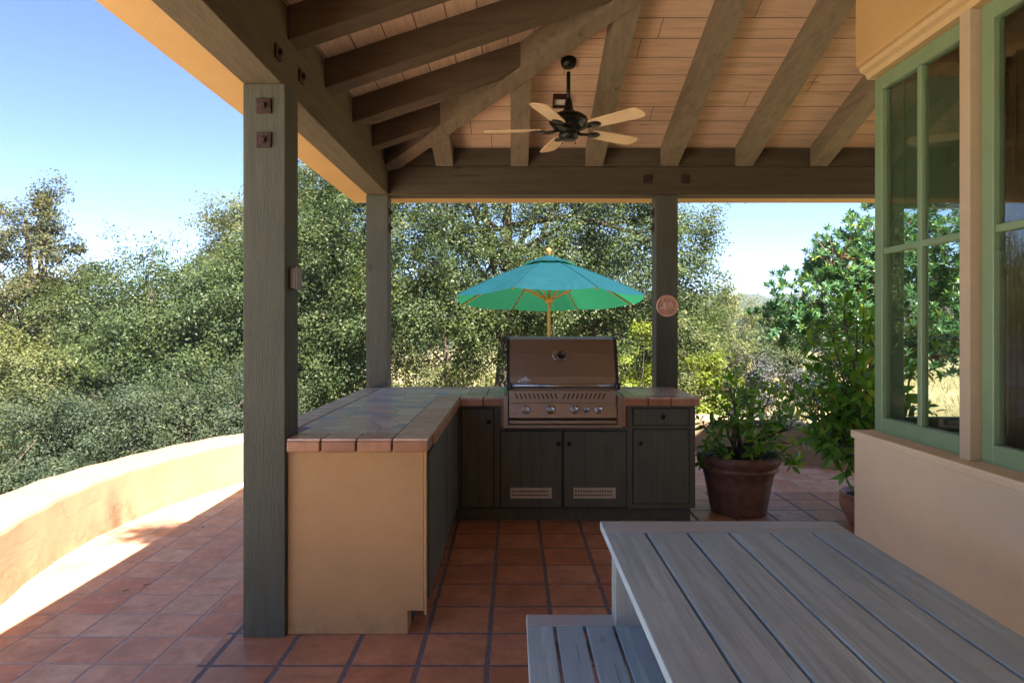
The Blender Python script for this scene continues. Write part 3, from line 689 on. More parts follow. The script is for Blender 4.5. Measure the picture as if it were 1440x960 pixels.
curtain(2.66, 3.0, 2.26, 'beige linen curtain gathered behind the nearer green window')
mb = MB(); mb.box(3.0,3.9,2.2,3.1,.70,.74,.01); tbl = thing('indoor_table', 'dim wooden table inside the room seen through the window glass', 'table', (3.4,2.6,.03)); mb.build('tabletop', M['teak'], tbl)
for sx in (3.06, 3.84):
    for sy in (2.26, 3.04): mb = MB(); mb.box(sx-.03, sx+.03, sy-.03, sy+.03, .03, .70, .004); mb.build('leg', M['teak_z'], tbl)

# ================================================================== TABLE AND BENCH
def slat_top(x0, pitch, n, gap, y0, y1, cap, z, th, parent, end):
    for k in range(n):
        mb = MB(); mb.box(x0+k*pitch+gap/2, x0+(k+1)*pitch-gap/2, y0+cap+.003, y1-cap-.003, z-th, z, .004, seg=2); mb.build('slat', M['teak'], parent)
    for a, b in ((y1-cap, y1), (y0, y0+cap)):
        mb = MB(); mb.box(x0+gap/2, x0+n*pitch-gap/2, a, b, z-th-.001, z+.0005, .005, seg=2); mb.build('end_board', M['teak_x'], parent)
tb = thing('outdoor_table', 'weathered grey teak slatted dining table in the foreground', 'table', (.775, 1.45, 0))
slat_top(.325, .1487, 6, .009, .40, 2.50, .136, .75, .030, tb, 1)
for (x, y) in ((.40,2.33), (1.15,2.33), (.40,.55), (1.15,.55)):
    mb = MB(); mb.box(x-.045, x+.045, y-.045, y+.045, .006, .655 if False else .719, .005, seg=2); mb.build('leg', M['teak_z'], tb)
mb = MB()
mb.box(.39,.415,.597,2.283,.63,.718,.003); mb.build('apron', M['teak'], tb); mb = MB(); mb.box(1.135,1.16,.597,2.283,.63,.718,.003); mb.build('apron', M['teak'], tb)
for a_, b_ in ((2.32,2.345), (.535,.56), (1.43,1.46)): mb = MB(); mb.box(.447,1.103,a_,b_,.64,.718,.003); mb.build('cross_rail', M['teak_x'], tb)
bn = thing('bench', 'low weathered grey teak slatted bench tucked beside the dining table', 'bench', (.25, 1.45, 0))
slat_top(.043, .1025, 4, .011, .55, 2.38, .088, .45, .024, bn, 1)
for (x, y) in ((.09,2.24), (.41,2.24), (.09,.69), (.41,.69)):
    mb = MB(); mb.box(x-.032, x+.032, y-.032, y+.032, .006, .424, .004, seg=2); mb.build('leg', M['teak_z'], bn)
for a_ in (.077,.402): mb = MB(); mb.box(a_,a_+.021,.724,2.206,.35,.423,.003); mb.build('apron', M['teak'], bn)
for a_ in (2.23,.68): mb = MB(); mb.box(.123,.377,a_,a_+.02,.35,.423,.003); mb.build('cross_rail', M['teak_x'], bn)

# ================================================================== OUTDOOR KITCHEN COUNTER
kc = thing('kitchen_counter', 'l shaped outdoor kitchen counter with mosaic tile top and dark green cabinets', 'counter', (-.2, 5.2, 0))
CT = .950
# stucco end wall with toe notch, and stucco back faces
mb = MB(); mb.prism([(-1.083,3.18,.005), (-.505,3.18,.005), (-.505,3.18,.118), (-.428,3.18,.118), (-.428,3.18,.888), (-1.083,3.18,.888)], (0,.12,0), .004)
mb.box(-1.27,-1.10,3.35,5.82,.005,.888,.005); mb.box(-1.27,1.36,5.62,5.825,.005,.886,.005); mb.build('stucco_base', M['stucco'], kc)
mb = MB(); mb.box(-.427,-.4135,3.176,3.20,.10,.888,.002); mb.build('corner_board', M['stucco'], kc)
# cabinet carcass
def cyl_knob(c, axis):
    mb = MB()
    prof = [(0,0), (.007,0), (.006,.012), (.014,.018), (.017,.026), (.013,.032), (0,.034)]
    if axis == 'Y': mb.lathe(c, [(r, -h) for r, h in prof] if False else prof, 16, 'Y')
    else: mb.lathe(c, prof, 16, 'X')
    return mb
KF = 4.98
mb = MB(); mb.box(-.43, 1.375, KF, 5.6, .116, .888, .003); mb.box(-1.08,-.425,3.31,5.6,.119,.887,.003); mb.box(-.43,1.36,KF+.085,5.59,.004,.1155); mb.box(-1.0,-.50,3.32,5.6,.004,.1185)
carc = mb.build('carcass', M['cab'], kc)
def kx(px): return (px-721)*KF/930
def kz(py): return CH-(py-458)*KF/930
def door_main(x0, x1, y0, y1, nb, name='door'):
    mb = MB(); X0, X1, ZA, ZB = kx(x0), kx(x1), kz(y1), kz(y0); w = (X1-X0)/nb
    for k in range(nb): mb.box(X0+k*w+.002, X0+(k+1)*w-.002, KF-.012, KF+.006, ZA, ZB, .0025)
    mb.box(X0+.003, X1-.003, KF-.008, KF+.004, ZA+.003, ZB-.003)
    mb2 = MB(); mb2.box(X0-.006, X1+.006, KF-.0012, KF+.004, ZA-.006, ZB+.006); mb2.build('door_gap_shade', M['cabgap'], carc)
    return mb.build(name, M['cab'], kc)
d1 = door_main(649, 694, 575, 712, 2); d2 = door_main(704, 790, 606, 712, 3); d3 = door_main(792.5, 880.5, 606, 712, 3)
d4 = door_main(890, 968.5, 603.8, 707, 3); d5 = door_main(890, 968.5, 574.5, 597, 1, 'drawer')
for d_, (px, py) in ((d1,(687.7,592)), (d2,(784.6,622.5)), (d3,(800,622.5)), (d4,(899.8,622)), (d5,(930.6,585))):
    cyl_knob((kx(px), KF-.013, kz(py)), 'Y').build('knob', M['knob'], d_)
for d_, a, b in ((d2,717.4,776), (d3,806,865.5)):
    X0, X1, ZA, ZB = kx(a), kx(b), kz(699.8), kz(684.6)
    mb = MB(); mb.box(X0, X1, KF-.0165, KF-.0125, ZA, ZB, .001)
    v_ = mb.build('vent_grille', M['vent'], d_); mb = MB()
    for k in range(14):
        for r in (0, 1):
            cx_ = X0+(X1-X0)*(k+.9)/15.8; cz_ = ZA+(ZB-ZA)*(.33+.34*r)
            mb.box(cx_-.0065, cx_+.0065, KF-.0180, KF-.0162, cz_-.0055, cz_+.0055, .0015)
    mb.build('vent_slots', M['black'], v_)
def door_leg(y0, y1, nb):
    X = -.425; mb = MB(); w = (y1-y0)/nb; ZA, ZB = .15, .86
    for k in range(nb): mb.box(X-.004, X+.016, y0+k*w+.002, y0+(k+1)*w-.002, ZA, ZB, .0025)
    mb.box(X-.002, X+.012, y0+.003, y1-.003, ZA+.003, ZB-.003)
    mb2 = MB(); mb2.box(X-.003, X+.0012, y0-.006, y1+.006, ZA-.006, ZB+.006); mb2.build('door_gap_shade', M['cabgap'], carc)
    return mb.build('door', M['cab'], kc)
for a, b, ky in ((3.24, 4.07, 3.68), (4.12, 4.90, 4.56)):
    d_ = door_leg(a, b, 5); cyl_knob((-.408, ky, .752), 'X').build('knob', M['knob'], d_)
# top: substrate, mosaic field, edging tiles
mb = MB(); mb.prism([(-1.07,3.16,.889), (-.405,3.16,.889), (-.405,4.96,.889), (1.38,4.96,.889), (1.38,5.825,.889), (-1.275,5.825,.889), (-1.275,3.352,.889), (-1.07,3.352,.889)], (0,0,.054)); mb.build('counter_slab', M['grout'], kc)
mb = MB(); z = CT-.0035
mb.prism([(-1.075,3.335,z-.006), (-.580,3.335,z-.006), (-.580,5.12,z-.006), (-.36,5.12,z-.006), (-.36,5.69,z-.006), (-1.13,5.69,z-.006), (-1.13,3.52,z-.006), (-1.075,3.52,z-.006)], (0,0,.006))
mb.prism([(.95,5.12,z-.006), (1.24,5.12,z-.006), (1.24,5.69,z-.006), (.95,5.69,z-.006)], (0,0,.006))
mb.prism([(-.36,5.70,z-.006), (.95,5.70,z-.006), (.95,5.695,z-.006), (-.36,5.695,z-.006)], (0,0,.004))
mb.build('mosaic_field', M['mosaic'], kc)
ebs = [MB() for _ in range(5)]; eb = ebs[0]; tt = MB(); G = .004
def T(x0, x1, y0, y1, front=None):   # one flat edging tile with a nose on its open side
    v = random.random(); j = random.uniform(-.0012, .0012)
    tt.box(x0+G, x1-G, y0+G, y1-G, CT-.012, CT+j, .004, var=v, seg=2)
nz = CT-.062
x = -1.077; xs = [-1.077,-.912,-.742,-.572,-.398]
for k in range(4):
    T(xs[k], xs[k+1], 3.14, 3.33)
    v = random.random(); eb.box(xs[k]+G, xs[k+1]-G, 3.135, 3.160, nz, CT-.010, .007, var=v, seg=3)
y = 3.335; k = 0; eb = ebs[1]
while y < 4.9:
    y2 = min(y+.165, 4.945) if y+.165 < 4.85 else 4.945
    T(-.576, -.398, y, y2); eb.box(-.4045, -.392, y+G, y2-G, nz, CT-.010, .006, var=random.random(), seg=3); y = y2
T(-.576,-.398,4.945,5.115)
y = 3.36
while y < 5.7: y2 = min(y+.17, 5.83); T(-1.285, -1.135, y, y2); y = y2
x = -.396
while x < 1.38:
    eb = ebs[2] if x < .3 else ebs[3]
    x2 = min(x+.176, 1.402); 
    if x2 > 1.36: x2 = 1.402
    if not (-.05 < (x+x2)/2 < .82) : T(x, x2, 4.945, 5.115); eb.box(x+G, x2-G, 4.938, 4.958, nz, CT-.010, .006, var=random.random(), seg=3)
    T(x, x2, 5.70, 5.832); x = x2
x = -1.135
while x < -.42: x2 = min(x+.176, -.398); T(x, x2, 5.70, 5.832); x = x2
y = 5.115; eb = ebs[4]
while y < 5.65: y2 = min(y+.195, 5.70); T(1.245, 1.402, y, y2); eb.box(1.388, 1.407, y+G, y2-G, nz, CT-.010, .006, var=random.random(), seg=3); y = y2
for (a, b, c_, d2) in ((-.355,-.20,5.12,5.70), (-.20,-.05,5.12,5.70), (.86,.95,5.12,5.70)):
    yy = c_
    while yy < d2-.02: y2 = min(yy+.19, d2); T(a, b, yy, y2); yy = y2
tt.build('top_tiles', M['tile_top'], kc); [b_.build('edge_tiles', M['tile_edge'], kc) for b_ in ebs]

# ================================================================== GRILL
gr = thing('gas_grill', 'stainless steel built in gas grill with closed hood set into the counter', 'grill', (.36, 5.2, .62))
GF = 4.925
def gx(px): return (px-721)*GF/930
def gz(py): return CH-(py-458)*GF/930
FX0, FX1 = gx(707.3), gx(875.7); FZ0, FZ1 = gz(602), gz(556)
mb = MB()   # surround trim with brown side filler
mb.box(FX0, gx(714.5), GF, GF+.06, FZ0, FZ1, .003); mb.box(gx(868), FX1, GF, GF+.06, FZ0, FZ1, .003); mb.box(gx(714.5), gx(868), GF+.001, GF+.06, FZ0, gz(597), .003)
mb.box(FX0, gx(714.5), GF+.06, 5.66, gz(572), FZ1-.002, .002); mb.box(gx(868), FX1, GF+.06, 5.66, gz(572), FZ1-.002, .002)
mb.build('surround', M['steel'], gr)
for a_, b_ in ((FX1, gx(880)), (gx(704.5), FX0)):
    mb = MB(); mb.box(a_, b_, GF+.012, GF+.07, gz(600), gz(560), .003); mb.build('side_filler', M['pot2'], gr)
mb = MB(); mb.box(gx(714.6), gx(867.9), GF+.03, 5.60, gz(597)+.001, gz(549), .002); mb.build('firebox', M['black'], gr)
PXa, PXb = gx(716), gx(866.5)
# vent strip
mb = MB(); mb.box(PXa, PXb, GF-.006, GF+.03, gz(566), gz(549), .002); vs = mb.build('vent_strip', M['steel'], gr)
zA, zB = gz(560.5), gz(552.8)
for g_ in (0, 1):
    mb = MB()
    for k in range(10):
        xm = gx((726.5 if g_ == 0 else 793.5)+k*6.15); sh = .016*(-1 if g_ == 0 else 1)
        mb.prism([(xm-sh/2-.0055, GF-.0075, zA), (xm-sh/2+.0055, GF-.0075, zA), (xm+sh/2+.0055, GF-.0075, zB), (xm+sh/2-.0055, GF-.0075, zB)], (0,.0012,0))
    mb.build('slots', M['black'], vs)
# knob panel sloping out
mb = MB(); mb.prism([(PXa, GF-.006, gz(566.2)), (PXa, GF-.030, gz(586.5)), (PXa, GF+.03, gz(586.5)), (PXa, GF+.03, gz(566.2))], (PXb-PXa,0,0), .0015); cp = mb.build('control_panel', M['steel'], gr)
mb = MB(); mb.box(PXa, PXb, GF-.028, GF+.03, gz(595.3), gz(590), .003); mb.build('drip_tray', M['steel'], gr)
for (px, r) in ((740,.030), (774.4,.030), (807.6,.030), (824.4,.021), (841.4,.030)):
    z = gz(574.5); mb = MB(); yk = GF-.016
    tilt = Matrix.Rotation(math.radians(-10), 4, 'X')
    mb.lathe((gx(px), yk, z-.004), [(0,-.002), (r*1.15,-.002), (r*1.15,.006), (r*.95,.012), (0,.012)], 28, 'Y', mat=tilt); kb = mb.build('knob_base', M['steelb'], cp)
    mb = MB(); mb.lathe((gx(px), yk-.010, z+.002), [(0,0), (r*.86,0), (r*.86,.020), (r*.74,.027), (r*.70,.025), (r*.2,.024), (0,.024)], 28, 'Y', mat=tilt)
    mb.box(gx(px)-.0035, gx(px)+.0035, yk-.040, yk-.012, z-.002, z+r*.7, .0015); mb.build('knob', M['steelb'], cp)
for px in (723.5, 857): mb = MB(); mb.lathe((gx(px), GF-.021, gz(580)), [(0,0), (.004,0), (.003,.003), (0,.003)], 10, 'Y'); mb.build('screw', M['steelb'], cp)
# hood
hx0, hx1 = gx(716.5), gx(866); hz0 = gz(548.5)
def hoodprof(x): return [(x, GF-.004, hz0), (x, GF+.022, hz0+.10), (x, GF+.080, hz0+.27), (x, GF+.128, hz0+.375), (x, GF+.17, hz0+.388), (x, GF+.19, hz0+.392), (x, GF+.52, hz0+.392), (x, GF+.64, hz0+.20), (x, GF+.65, hz0)]
mb = MB(); mb.prism(hoodprof(hx0), (hx1-hx0,0,0)); 
hd = mb.build('hood', M['steel'], gr)
for xa, xb in ((gx(712.3), hx0+.001), (hx1-.001, gx(870.5))):
    mb = MB(); pr = [(xa, y_-.006 if y_ < GF+.3 else y_+.006, z_+(.004 if z_ > hz0+.3 else 0)) for (_, y_, z_) in hoodprof(0)]; mb.prism(pr, (xb-xa,0,0), .004); mb.build('end_cap', M['darksteel'], hd)
mb = MB(); zh = gz(541.5); mb.tube([(gx(719), GF-.05, zh), (gx(864), GF-.05, zh)], .013, 14); hdl = mb.build('handle', M['steelb'], hd)
for px in (716, 867.5): 
    mb = MB(); mb.box(gx(px)-.017, gx(px)+.017, GF-.066, GF-.006, zh-.024, zh+.022, .007, seg=2); mb.build('handle_mount', M['darksteel'], hd)
# thermometer: hexagonal bezel with a dark dial, on the sloping hood face
tx, tz = gx(790), hz0+.255; ty = GF+.066
TMx = Matrix.Translation((tx, ty-.008, tz)) @ Matrix.Rotation(math.radians(-23), 4, 'X')
hexa = [(-.072,0), (-.045,.038), (.045,.038), (.072,0), (.045,-.038), (-.045,-.038)]
mb = MB(); mb.prism([TMx @ Vector((x_, 0, z_)) for x_, z_ in hexa], TMx.to_3x3() @ Vector((0,-.012,0)), .004); th = mb.build('thermometer', M['steelb'], hd)
mb = MB(); mb.lathe((0,0,0), [(0,0), (.032,0), (.032,.006), (.027,.008), (.026,.004), (0,.004)], 24, 'Y', mat=TMx @ Matrix.Translation((0,-.012,0))); mb.build('dial', M['black'], th)
# maker's emblem: an oval with a snowy mountain above it
ex, ez = gx(738), hz0+.072; ey = GF+.003
EM = Matrix.Translation((ex, ey-.004, ez)) @ Matrix.Rotation(math.radians(-8), 4, 'X')
mb = MB(); mb.lathe((0,0,0), [(0,0), (1,0), (1,.003), (0,.003)], 28, 'Y', mat=EM @ Matrix.Translation((0,0,-.006)) @ Matrix.Diagonal((.052,1,.014,1)))
em = mb.build('emblem', plain('white_enamel', (.75,.76,.8), .3), hd)
mb = MB(); mb.prism([EM @ Vector(p) for p in ((-.034,-.001,.006), (-.012,-.001,.022), (-.004,-.001,.018), (.006,-.001,.032), (.018,-.001,.018), (.036,-.001,.006))], EM.to_3x3() @ Vector((0,-.003,0))); mb.build('mountain', plain('silver_blue_enamel', (.45,.5,.62), .35, .4), em)
mb = MB()
for k in range(8): mb.box(ex-.036+k*.0098, ex-.030+k*.0098, ey-.0110, ey-.0085, ez-.010, ez-.001)
mb.build('letter_marks', M['black'], em)

# ================================================================== UMBRELLA
UX, UY = (772-721)*9.5/930, 9.5; uz = hills(UX, UY)
um = thing('patio_umbrella', 'turquoise patio umbrella open on a wooden pole beyond the counter', 'umbrella', (UX, UY, uz))
RT = Matrix.Translation((UX, UY, 1.86)) @ Matrix.Rotation(math.radians(-4.6), 4, 'X') @ Matrix.Rotation(math.radians(22.5), 4, 'Z')
UR = 1.40; UH = .62
def canopy_pt(a, t, top=UH, sag=.035):   # a in eighths, t 0 centre .. 1 rim
    k = a % 1; rr = UR*t
    p0 = Vector((math.cos(math.floor(a)*PI/4), math.sin(math.floor(a)*PI/4), 0)); p1 = Vector((math.cos((math.floor(a)+1)*PI/4), math.sin((math.floor(a)+1)*PI/4), 0))
    p = p0.lerp(p1, k)*rr; z = top*(1-t)**1.0 + .05*math.sin(PI*t)*.6 - sag*math.sin(PI*k)*(t**1.5)*1.0
    return Vector((p.x, p.y, z))
def canopy(t0, t1, zoff, name, mat, hem=0):
    bm = bmesh.new(); NA, NR = 64, 14; R_ = []
    for j in range(NR+1):
        t = t0+(t1-t0)*j/NR; R_.append([bm.verts.new(RT @ (canopy_pt(8*i/NA, t)+Vector((0,0,zoff)))) for i in range(NA)])
    for j in range(NR):
        for i in range(NA):
            i2 = (i+1) % NA; f = bm.faces.new([R_[j][i], R_[j][i2], R_[j+1][i2], R_[j+1][i]]); f.smooth = True
    for v in bm.verts: v.co -= um.location
    me = bpy.data.meshes.new(name); bm.to_mesh(me); bm.free(); me.materials.append(mat)
    o = bpy.data.objects.new(name, me); C.objects.link(o); o.parent = um; return o
def canvas():
    n = NT('turquoise_canvas'); v = n.coord(); a = n.noise(v, 3, 4); w = n.noise(v, 200, 2)
    wr = n.noise(n.mapping(v, (1,1,.4)), 2.2, 4, .55, 1.2); col = n.mix(a, (.0,.036,.060), (.0,.058,.085)); d = n.principled(col, .75, normal=n.bump(wr, .9, .06, n.bump(w, .3, .002)), spec=.25)
    tr = n.n('BsdfTranslucent'); tr.inputs[0].default_value = (.02,.165,.075,1)
    m = n.n('MixShader'); m.inputs[0].default_value = .36; n.l(d.outputs[0], m.inputs[1]); n.l(tr.outputs[0], m.inputs[2]); n.l(m.outputs[0], n.out.inputs[0]); return n.m
cv = canvas(); canopy(.13, 1, 0, 'canopy', cv); canopy(.0, .27, .035, 'vent_cap', cv)
uw = wood('varnished_umbrella_wood', (.55,.26,.075), .2, (6,6,1), rough=.4, fine=.2, bumpd=.0006)
mb = MB(); topw = RT @ Vector((0,0,UH+.02)); mb.tube([(UX, UY, uz+.02), (UX, UY, 1.6), topw], .024, 14); mb.build('pole', uw, um)
mb = MB(); hub = RT @ Vector((0,0,.0)); mb.lathe(hub, [(.024,-.05), (.055,-.045), (.06,.0), (.055,.045), (.024,.05)], 16); hb = mb.build('hub', uw, um)
for k in range(8):
    a = k*PI/4; e = Vector((math.cos(a), math.sin(a), 0)); mb = MB()
    pts = [RT @ (canopy_pt(k, t)-Vector((0,0,.022))) for t in (.03,.25,.5,.75,.985)]; mb.tube(pts, [.013]*5, 6); rb = mb.build('rib', uw, um)
    mb = MB(); mb.tube([RT @ (canopy_pt(k, t)+Vector((0,0,.004))) for t in (.14,.3,.5,.7,.85,1.0)], .0045, 5); mb.build('seam', cv, um)
    mb = MB(); mb.tube([RT @ (e*.05), RT @ (canopy_pt(k, .48)-Vector((0,0,.03)))], .012, 6); mb.build('strut', uw, rb)
mb = MB(); mb.lathe(RT @ Vector((0,0,UH+.05)), [(0,-.03), (.02,-.03), (.018,0), (.034,.02), (.04,.045), (.034,.07), (0,.085)], 16); mb.build('finial', uw, um)
mb = MB(); mb.tube([hub+Vector((.06,-.03,0)), hub+Vector((.065,-.03,-.55))], .004, 6); mb.build('cord', M['mull'], um)
mb = MB(); mb.lathe((UX,UY,uz), [(0,0), (.28,0), (.28,.05), (.06,.08), (.05,.3), (.03,.3)], 24); mb.build('base', M['iron'], um)

# ================================================================== POTS AND PLANTS
pc = Vector((1.807, 5.30, .004))
pot = thing('plant_pot', 'large brown clay pot standing at the end of the counter', 'pot', pc)
mb = MB(); mb.lathe(pc, [(0,0), (.205,0), (.213,.01), (.222,.05), (.262,.27), (.278,.335), (.300,.345), (.302,.365), (.292,.375), (.300,.38), (.318,.40), (.324,.43), (.322,.455), (.308,.468), (.290,.466), (.280,.45), (.272,.40), (0,.40)], 56)
mb.build('vessel', M['pot'], pot)
mb = MB(); mb.lathe(pc, [(0,.425), (.12,.42), (.276,.405)], 24); mb.build('soil', M['soil'], pot)
def leafy(name, P, D, Nn, L, W, mat, parent, var):
    return rawmesh(name, leaf_verts(P, D, Nn, L, W, LEAF8), 8, mat, parent, var, faces=LEAF8F)
def shrub(name, label, cat, root, tips, r0, L, W, mat, stem='stem', leafs=9, group=None, droop=.0, whorl=False, subs=3, seg=.35, spread=.16, stemn=5):
    """stems from the root to given tips; side twigs; leaves set along every twig"""
    t = thing(name, label, cat, root, group); mb = MB(); Ps, Ds, Ns = [], [], []
    root = Vector(root)
    for tp in tips:
        tp = Vector(tp); d = tp-root; st = root+Vector((random.uniform(-.05,.05), random.uniform(-.05,.05), 0))
        m1 = st+d*.33+Vector((random.gauss(0,.03), random.gauss(0,.03), d.length*.10)); m2 = st+d*.68+Vector((random.gauss(0,.03), random.gauss(0,.03), d.length*.08))
        mb.tube([st, m1, m2, tp], [r0, r0*.7, r0*.45, r0*.2], 6)
        tw = [(m2, tp)]
        for _ in range(subs):
            s = m1.lerp(m2, random.random()) if random.random() < .5 else m2.lerp(tp, random.random())
            e = s+Vector((random.gauss(0,1), random.gauss(0,1), random.gauss(.25,.7))).normalized()*random.uniform(.5,1)*spread*1.6; mb.tube([s, s.lerp(e,.5)+Vector((0,0,.012)), e], [r0*.35, r0*.25, r0*.12], 5); tw.append((s, e))
        for s, e in tw:
            ax = (e-s); n_ = leafs
            for k in range(n_):
                u = (k+.6)/n_; u = .25+.75*u; 
                if whorl: u = .72+.28*u
                p = s.lerp(e, u); a = k*2.4+random.uniform(-.4,.4); A = ax.normalized(); B = A.orthogonal().normalized(); Cc = A.cross(B)
                rad = B*math.cos(a)+Cc*math.sin(a); dd = (rad*1.0+A*random.uniform(.3,.9)+Vector((0,0,-droop))).normalized()
                nn = (A*.6-rad*.2+Vector((random.gauss(0,.35), random.gauss(0,.35), .8))).normalized()
                Ps.append(p); Ds.append(dd); Ns.append(nn)
            Ps.append(e); Ds.append((ax.normalized()+Vector((0,0,.1))).normalized()); Ns.append(Vector((random.gauss(0,.5), -.4, .8)).normalized())
    n_ = len(Ps); ll = L*(.6+.7*rng.random(n_))
    var = np.clip(rng.random(n_)*.75+.1, 0, 1); var[rng.random(n_) < .06] = .97
    leafy('leaves', np.array(Ps), np.array(Ds), np.array(Ns), ll, ll*W/L, M[mat], t, var)
    mb.build('stems', M[stem], t); return t
random.seed(21)
tips = []
for (px, py, dy) in ((990,600,0),(985,640,-.1),(1000,560,.1),(1022,535,0),(1040,525,.15),(1065,530,-.1),(1085,545,.1),(1100,570,0),(1118,600,-.05),(1135,625,.05),(1125,650,-.1),(1105,640,-.2),(1050,560,-.2),(1030,590,-.25),(1075,590,-.2),(1010,610,-.25),(1060,615,-.25),(1090,610,.15),(1015,570,.2),(1140,600,.1),(1000,625,.2),(1045,545,.25),(1128,580,.1)):
    tips.append(PX(px, py, 5.3+dy))
shrub('potted_shrub', 'spreading glossy green shrub growing in the large brown clay pot', 'shrub', pc+Vector((0,0,.42)), tips, .011, .072, .034, 'citrus', leafs=6, subs=4, spread=.11)
# low bowl and the citrus behind the house corner
pc2 = Vector((2.70, 4.93, .004))
p2 = thing('plant_bowl', 'reddish clay bowl half hidden behind the house corner', 'pot', pc2)
mb = MB(); mb.lathe(pc2, [(0,0), (.15,0), (.19,.03), (.235,.12), (.245,.18), (.235,.21), (.243,.222), (.235,.238), (.215,.235), (.205,.20), (0,.19)], 44); mb.build('vessel', M['pot2'], p2)
mb = MB(); mb.lathe(pc2, [(0,.212), (.1,.21), (.213,.203)], 20); mb.build('soil', M['soil'], p2)
random.seed(5); tips = []
for (px, py, Y) in ((1150,470,4.9),(1165,420,5.0),(1185,395,4.9),(1205,400,4.8),(1220,430,4.7),(1160,520,4.8),(1140,545,4.9),(1175,500,4.7),(1200,470,4.7),(1215,500,4.8),(1190,545,4.8),(1165,560,5.0),(1135,500,5.1),(1210,550,4.7),(1240,420,4.9),(1270,480,5.0),(1260,540,4.9),(1300,450,5.1),(1225,600,4.7),(1195,440,5.2),(1178,460,4.6),(1150,580,4.85),(1132,520,4.8),(1145,440,5.0),(1215,380,5.0),(1200,520,5.1)):
    tips.append(PX(px, py+38, Y))
ct = shrub('citrus_tree', 'citrus tree with large glossy hanging leaves beside the house corner', 'tree', pc2+Vector((0,0,.2)), tips, .014, .118, .05, 'citrus', leafs=8, subs=4, droop=.55, spread=.17)
# low shoots hanging towards the wall
random.seed(9); mb = MB(); Ps, Ds, Ns = [], [], []
for path in ([(1215,628,4.7),(1190,628,4.7),(1170,624,4.7),(1158,600,4.7),(1152,570,4.75)], [(1225,665,4.6),(1212,650,4.6),(1200,640,4.6),(1185,636,4.6)]):
    pts = [PX(*q) for q in path]; mb.tube(pts, [.008,.007,.006,.005,.003][:len(pts)], 6)
    for k in range(9):
        u = random.random()*(len(pts)-1); i = min(int(u), len(pts)-2); Ps.append(pts[i].lerp(pts[i+1], u-i)); Ds.append(Vector((random.gauss(0,1), random.gauss(0,.5), random.gauss(-.2,.8))).normalized()); Ns.append(Vector((random.gauss(0,.5),-.7,.6)).normalized())
n_ = len(Ps); leafy('low_leaves', np.array(Ps), np.array(Ds), np.array(Ns), np.full(n_, .10), np.full(n_, .045), M['citrus'], ct, rng.random(n_)*.8); mb.build('low_shoots', M['stem'], ct)
# fallen leaves on the patio
random.seed(31)
for k, (px, py) in enumerate(((252,699),(256,698),(186,729),(324,682),(200,827),(171,835),(60,760),(288,742))):
    Y = 1382.9/(py-458); p = PX(px, py, Y); p.z = .012; a = random.random()*6.28
    V = leaf_verts(np.array([p]), np.array([[math.cos(a), math.sin(a), .12]]), np.array([[.1,.1,1.]]), np.array([.045]), np.array([.022]), LEAF8)
    o = rawmesh('fallen_leaf', V, 8, M['brownish'], None, np.array([1.0]), faces=LEAF8F); tag(o, 'small dry brown leaf fallen on the terracotta patio tiles', 'leaf', 'dry leaves on the patio')

# ================================================================== TREES
def gz_(x, y): return hills(x, y)-.05
oakk = dict(asp=.55)
# central oak behind the counter
B = (-.25, 12.2)
tree('oak_tree', 'large spreading oak filling the view directly behind the grill and umbrella', 'tree', (B[0], B[1], gz_(*B)),
     [(0,13.4,3.9,3.0,2.4,2.6), (2.6,12.6,2.3,1.4,1.6,1.7), (1.5,12.7,3.7,1.3,1.4,1.5), (-2.0,12.4,3.2,2.0,1.7,2.3), (-.2,12.3,2.2,2.2,1.2,1.3), (1.7,12.0,1.5,1.6,1.2,1.3), (-1.9,11.9,1.3,1.7,1.2,1.4), (2.9,12.4,1.2,1.2,1.1,1.5), (0,13.5,6,3,2,1.6), (3.05,12.5,2.9,.8,1.0,.95), (-3.0,13,5.2,1.6,1.5,1.4)],
     (0,13,5.0), .16, 5200, 70, .28, .050, 'oak', nl=16, tw=90, zmin=.25, noise=.9)
B = (-3.6, 12.3)
tree('oak_tree', 'dark dense oak between the near post and the corner post', 'tree', (B[0], B[1], gz_(*B)),
     [(-4.0,12.4,1.7,1.5,1.3,2.1), (-3.1,12.2,.8,1.5,1.1,1.4), (-4.6,12.2,.4,1.3,1.1,1.3), (-3.2,12.6,3.2,1.1,1,1.2)], (-3.8,12.4,2.8), .13, 2000, 70, .27, .050, 'oak_dark', nl=8, tw=40, zmin=-1.3)
B = (-6.6, 20)
tree('oak_tree', 'tall pale sunlit oak rising behind the dark oak by the near post', 'tree', (B[0], B[1], gz_(*B)),
     [(-7.2,20,3.9,1.9,1.6,2.3), (-5.4,20,2.6,1.9,1.6,2.3), (-8.4,20,2.6,1.7,1.6,2.2), (-6.9,20,5.6,1.1,1.1,1.0)], (-6.8,20,5), .2, 1500, 66, .38, .078, 'oak_pale', nl=10, tw=50)
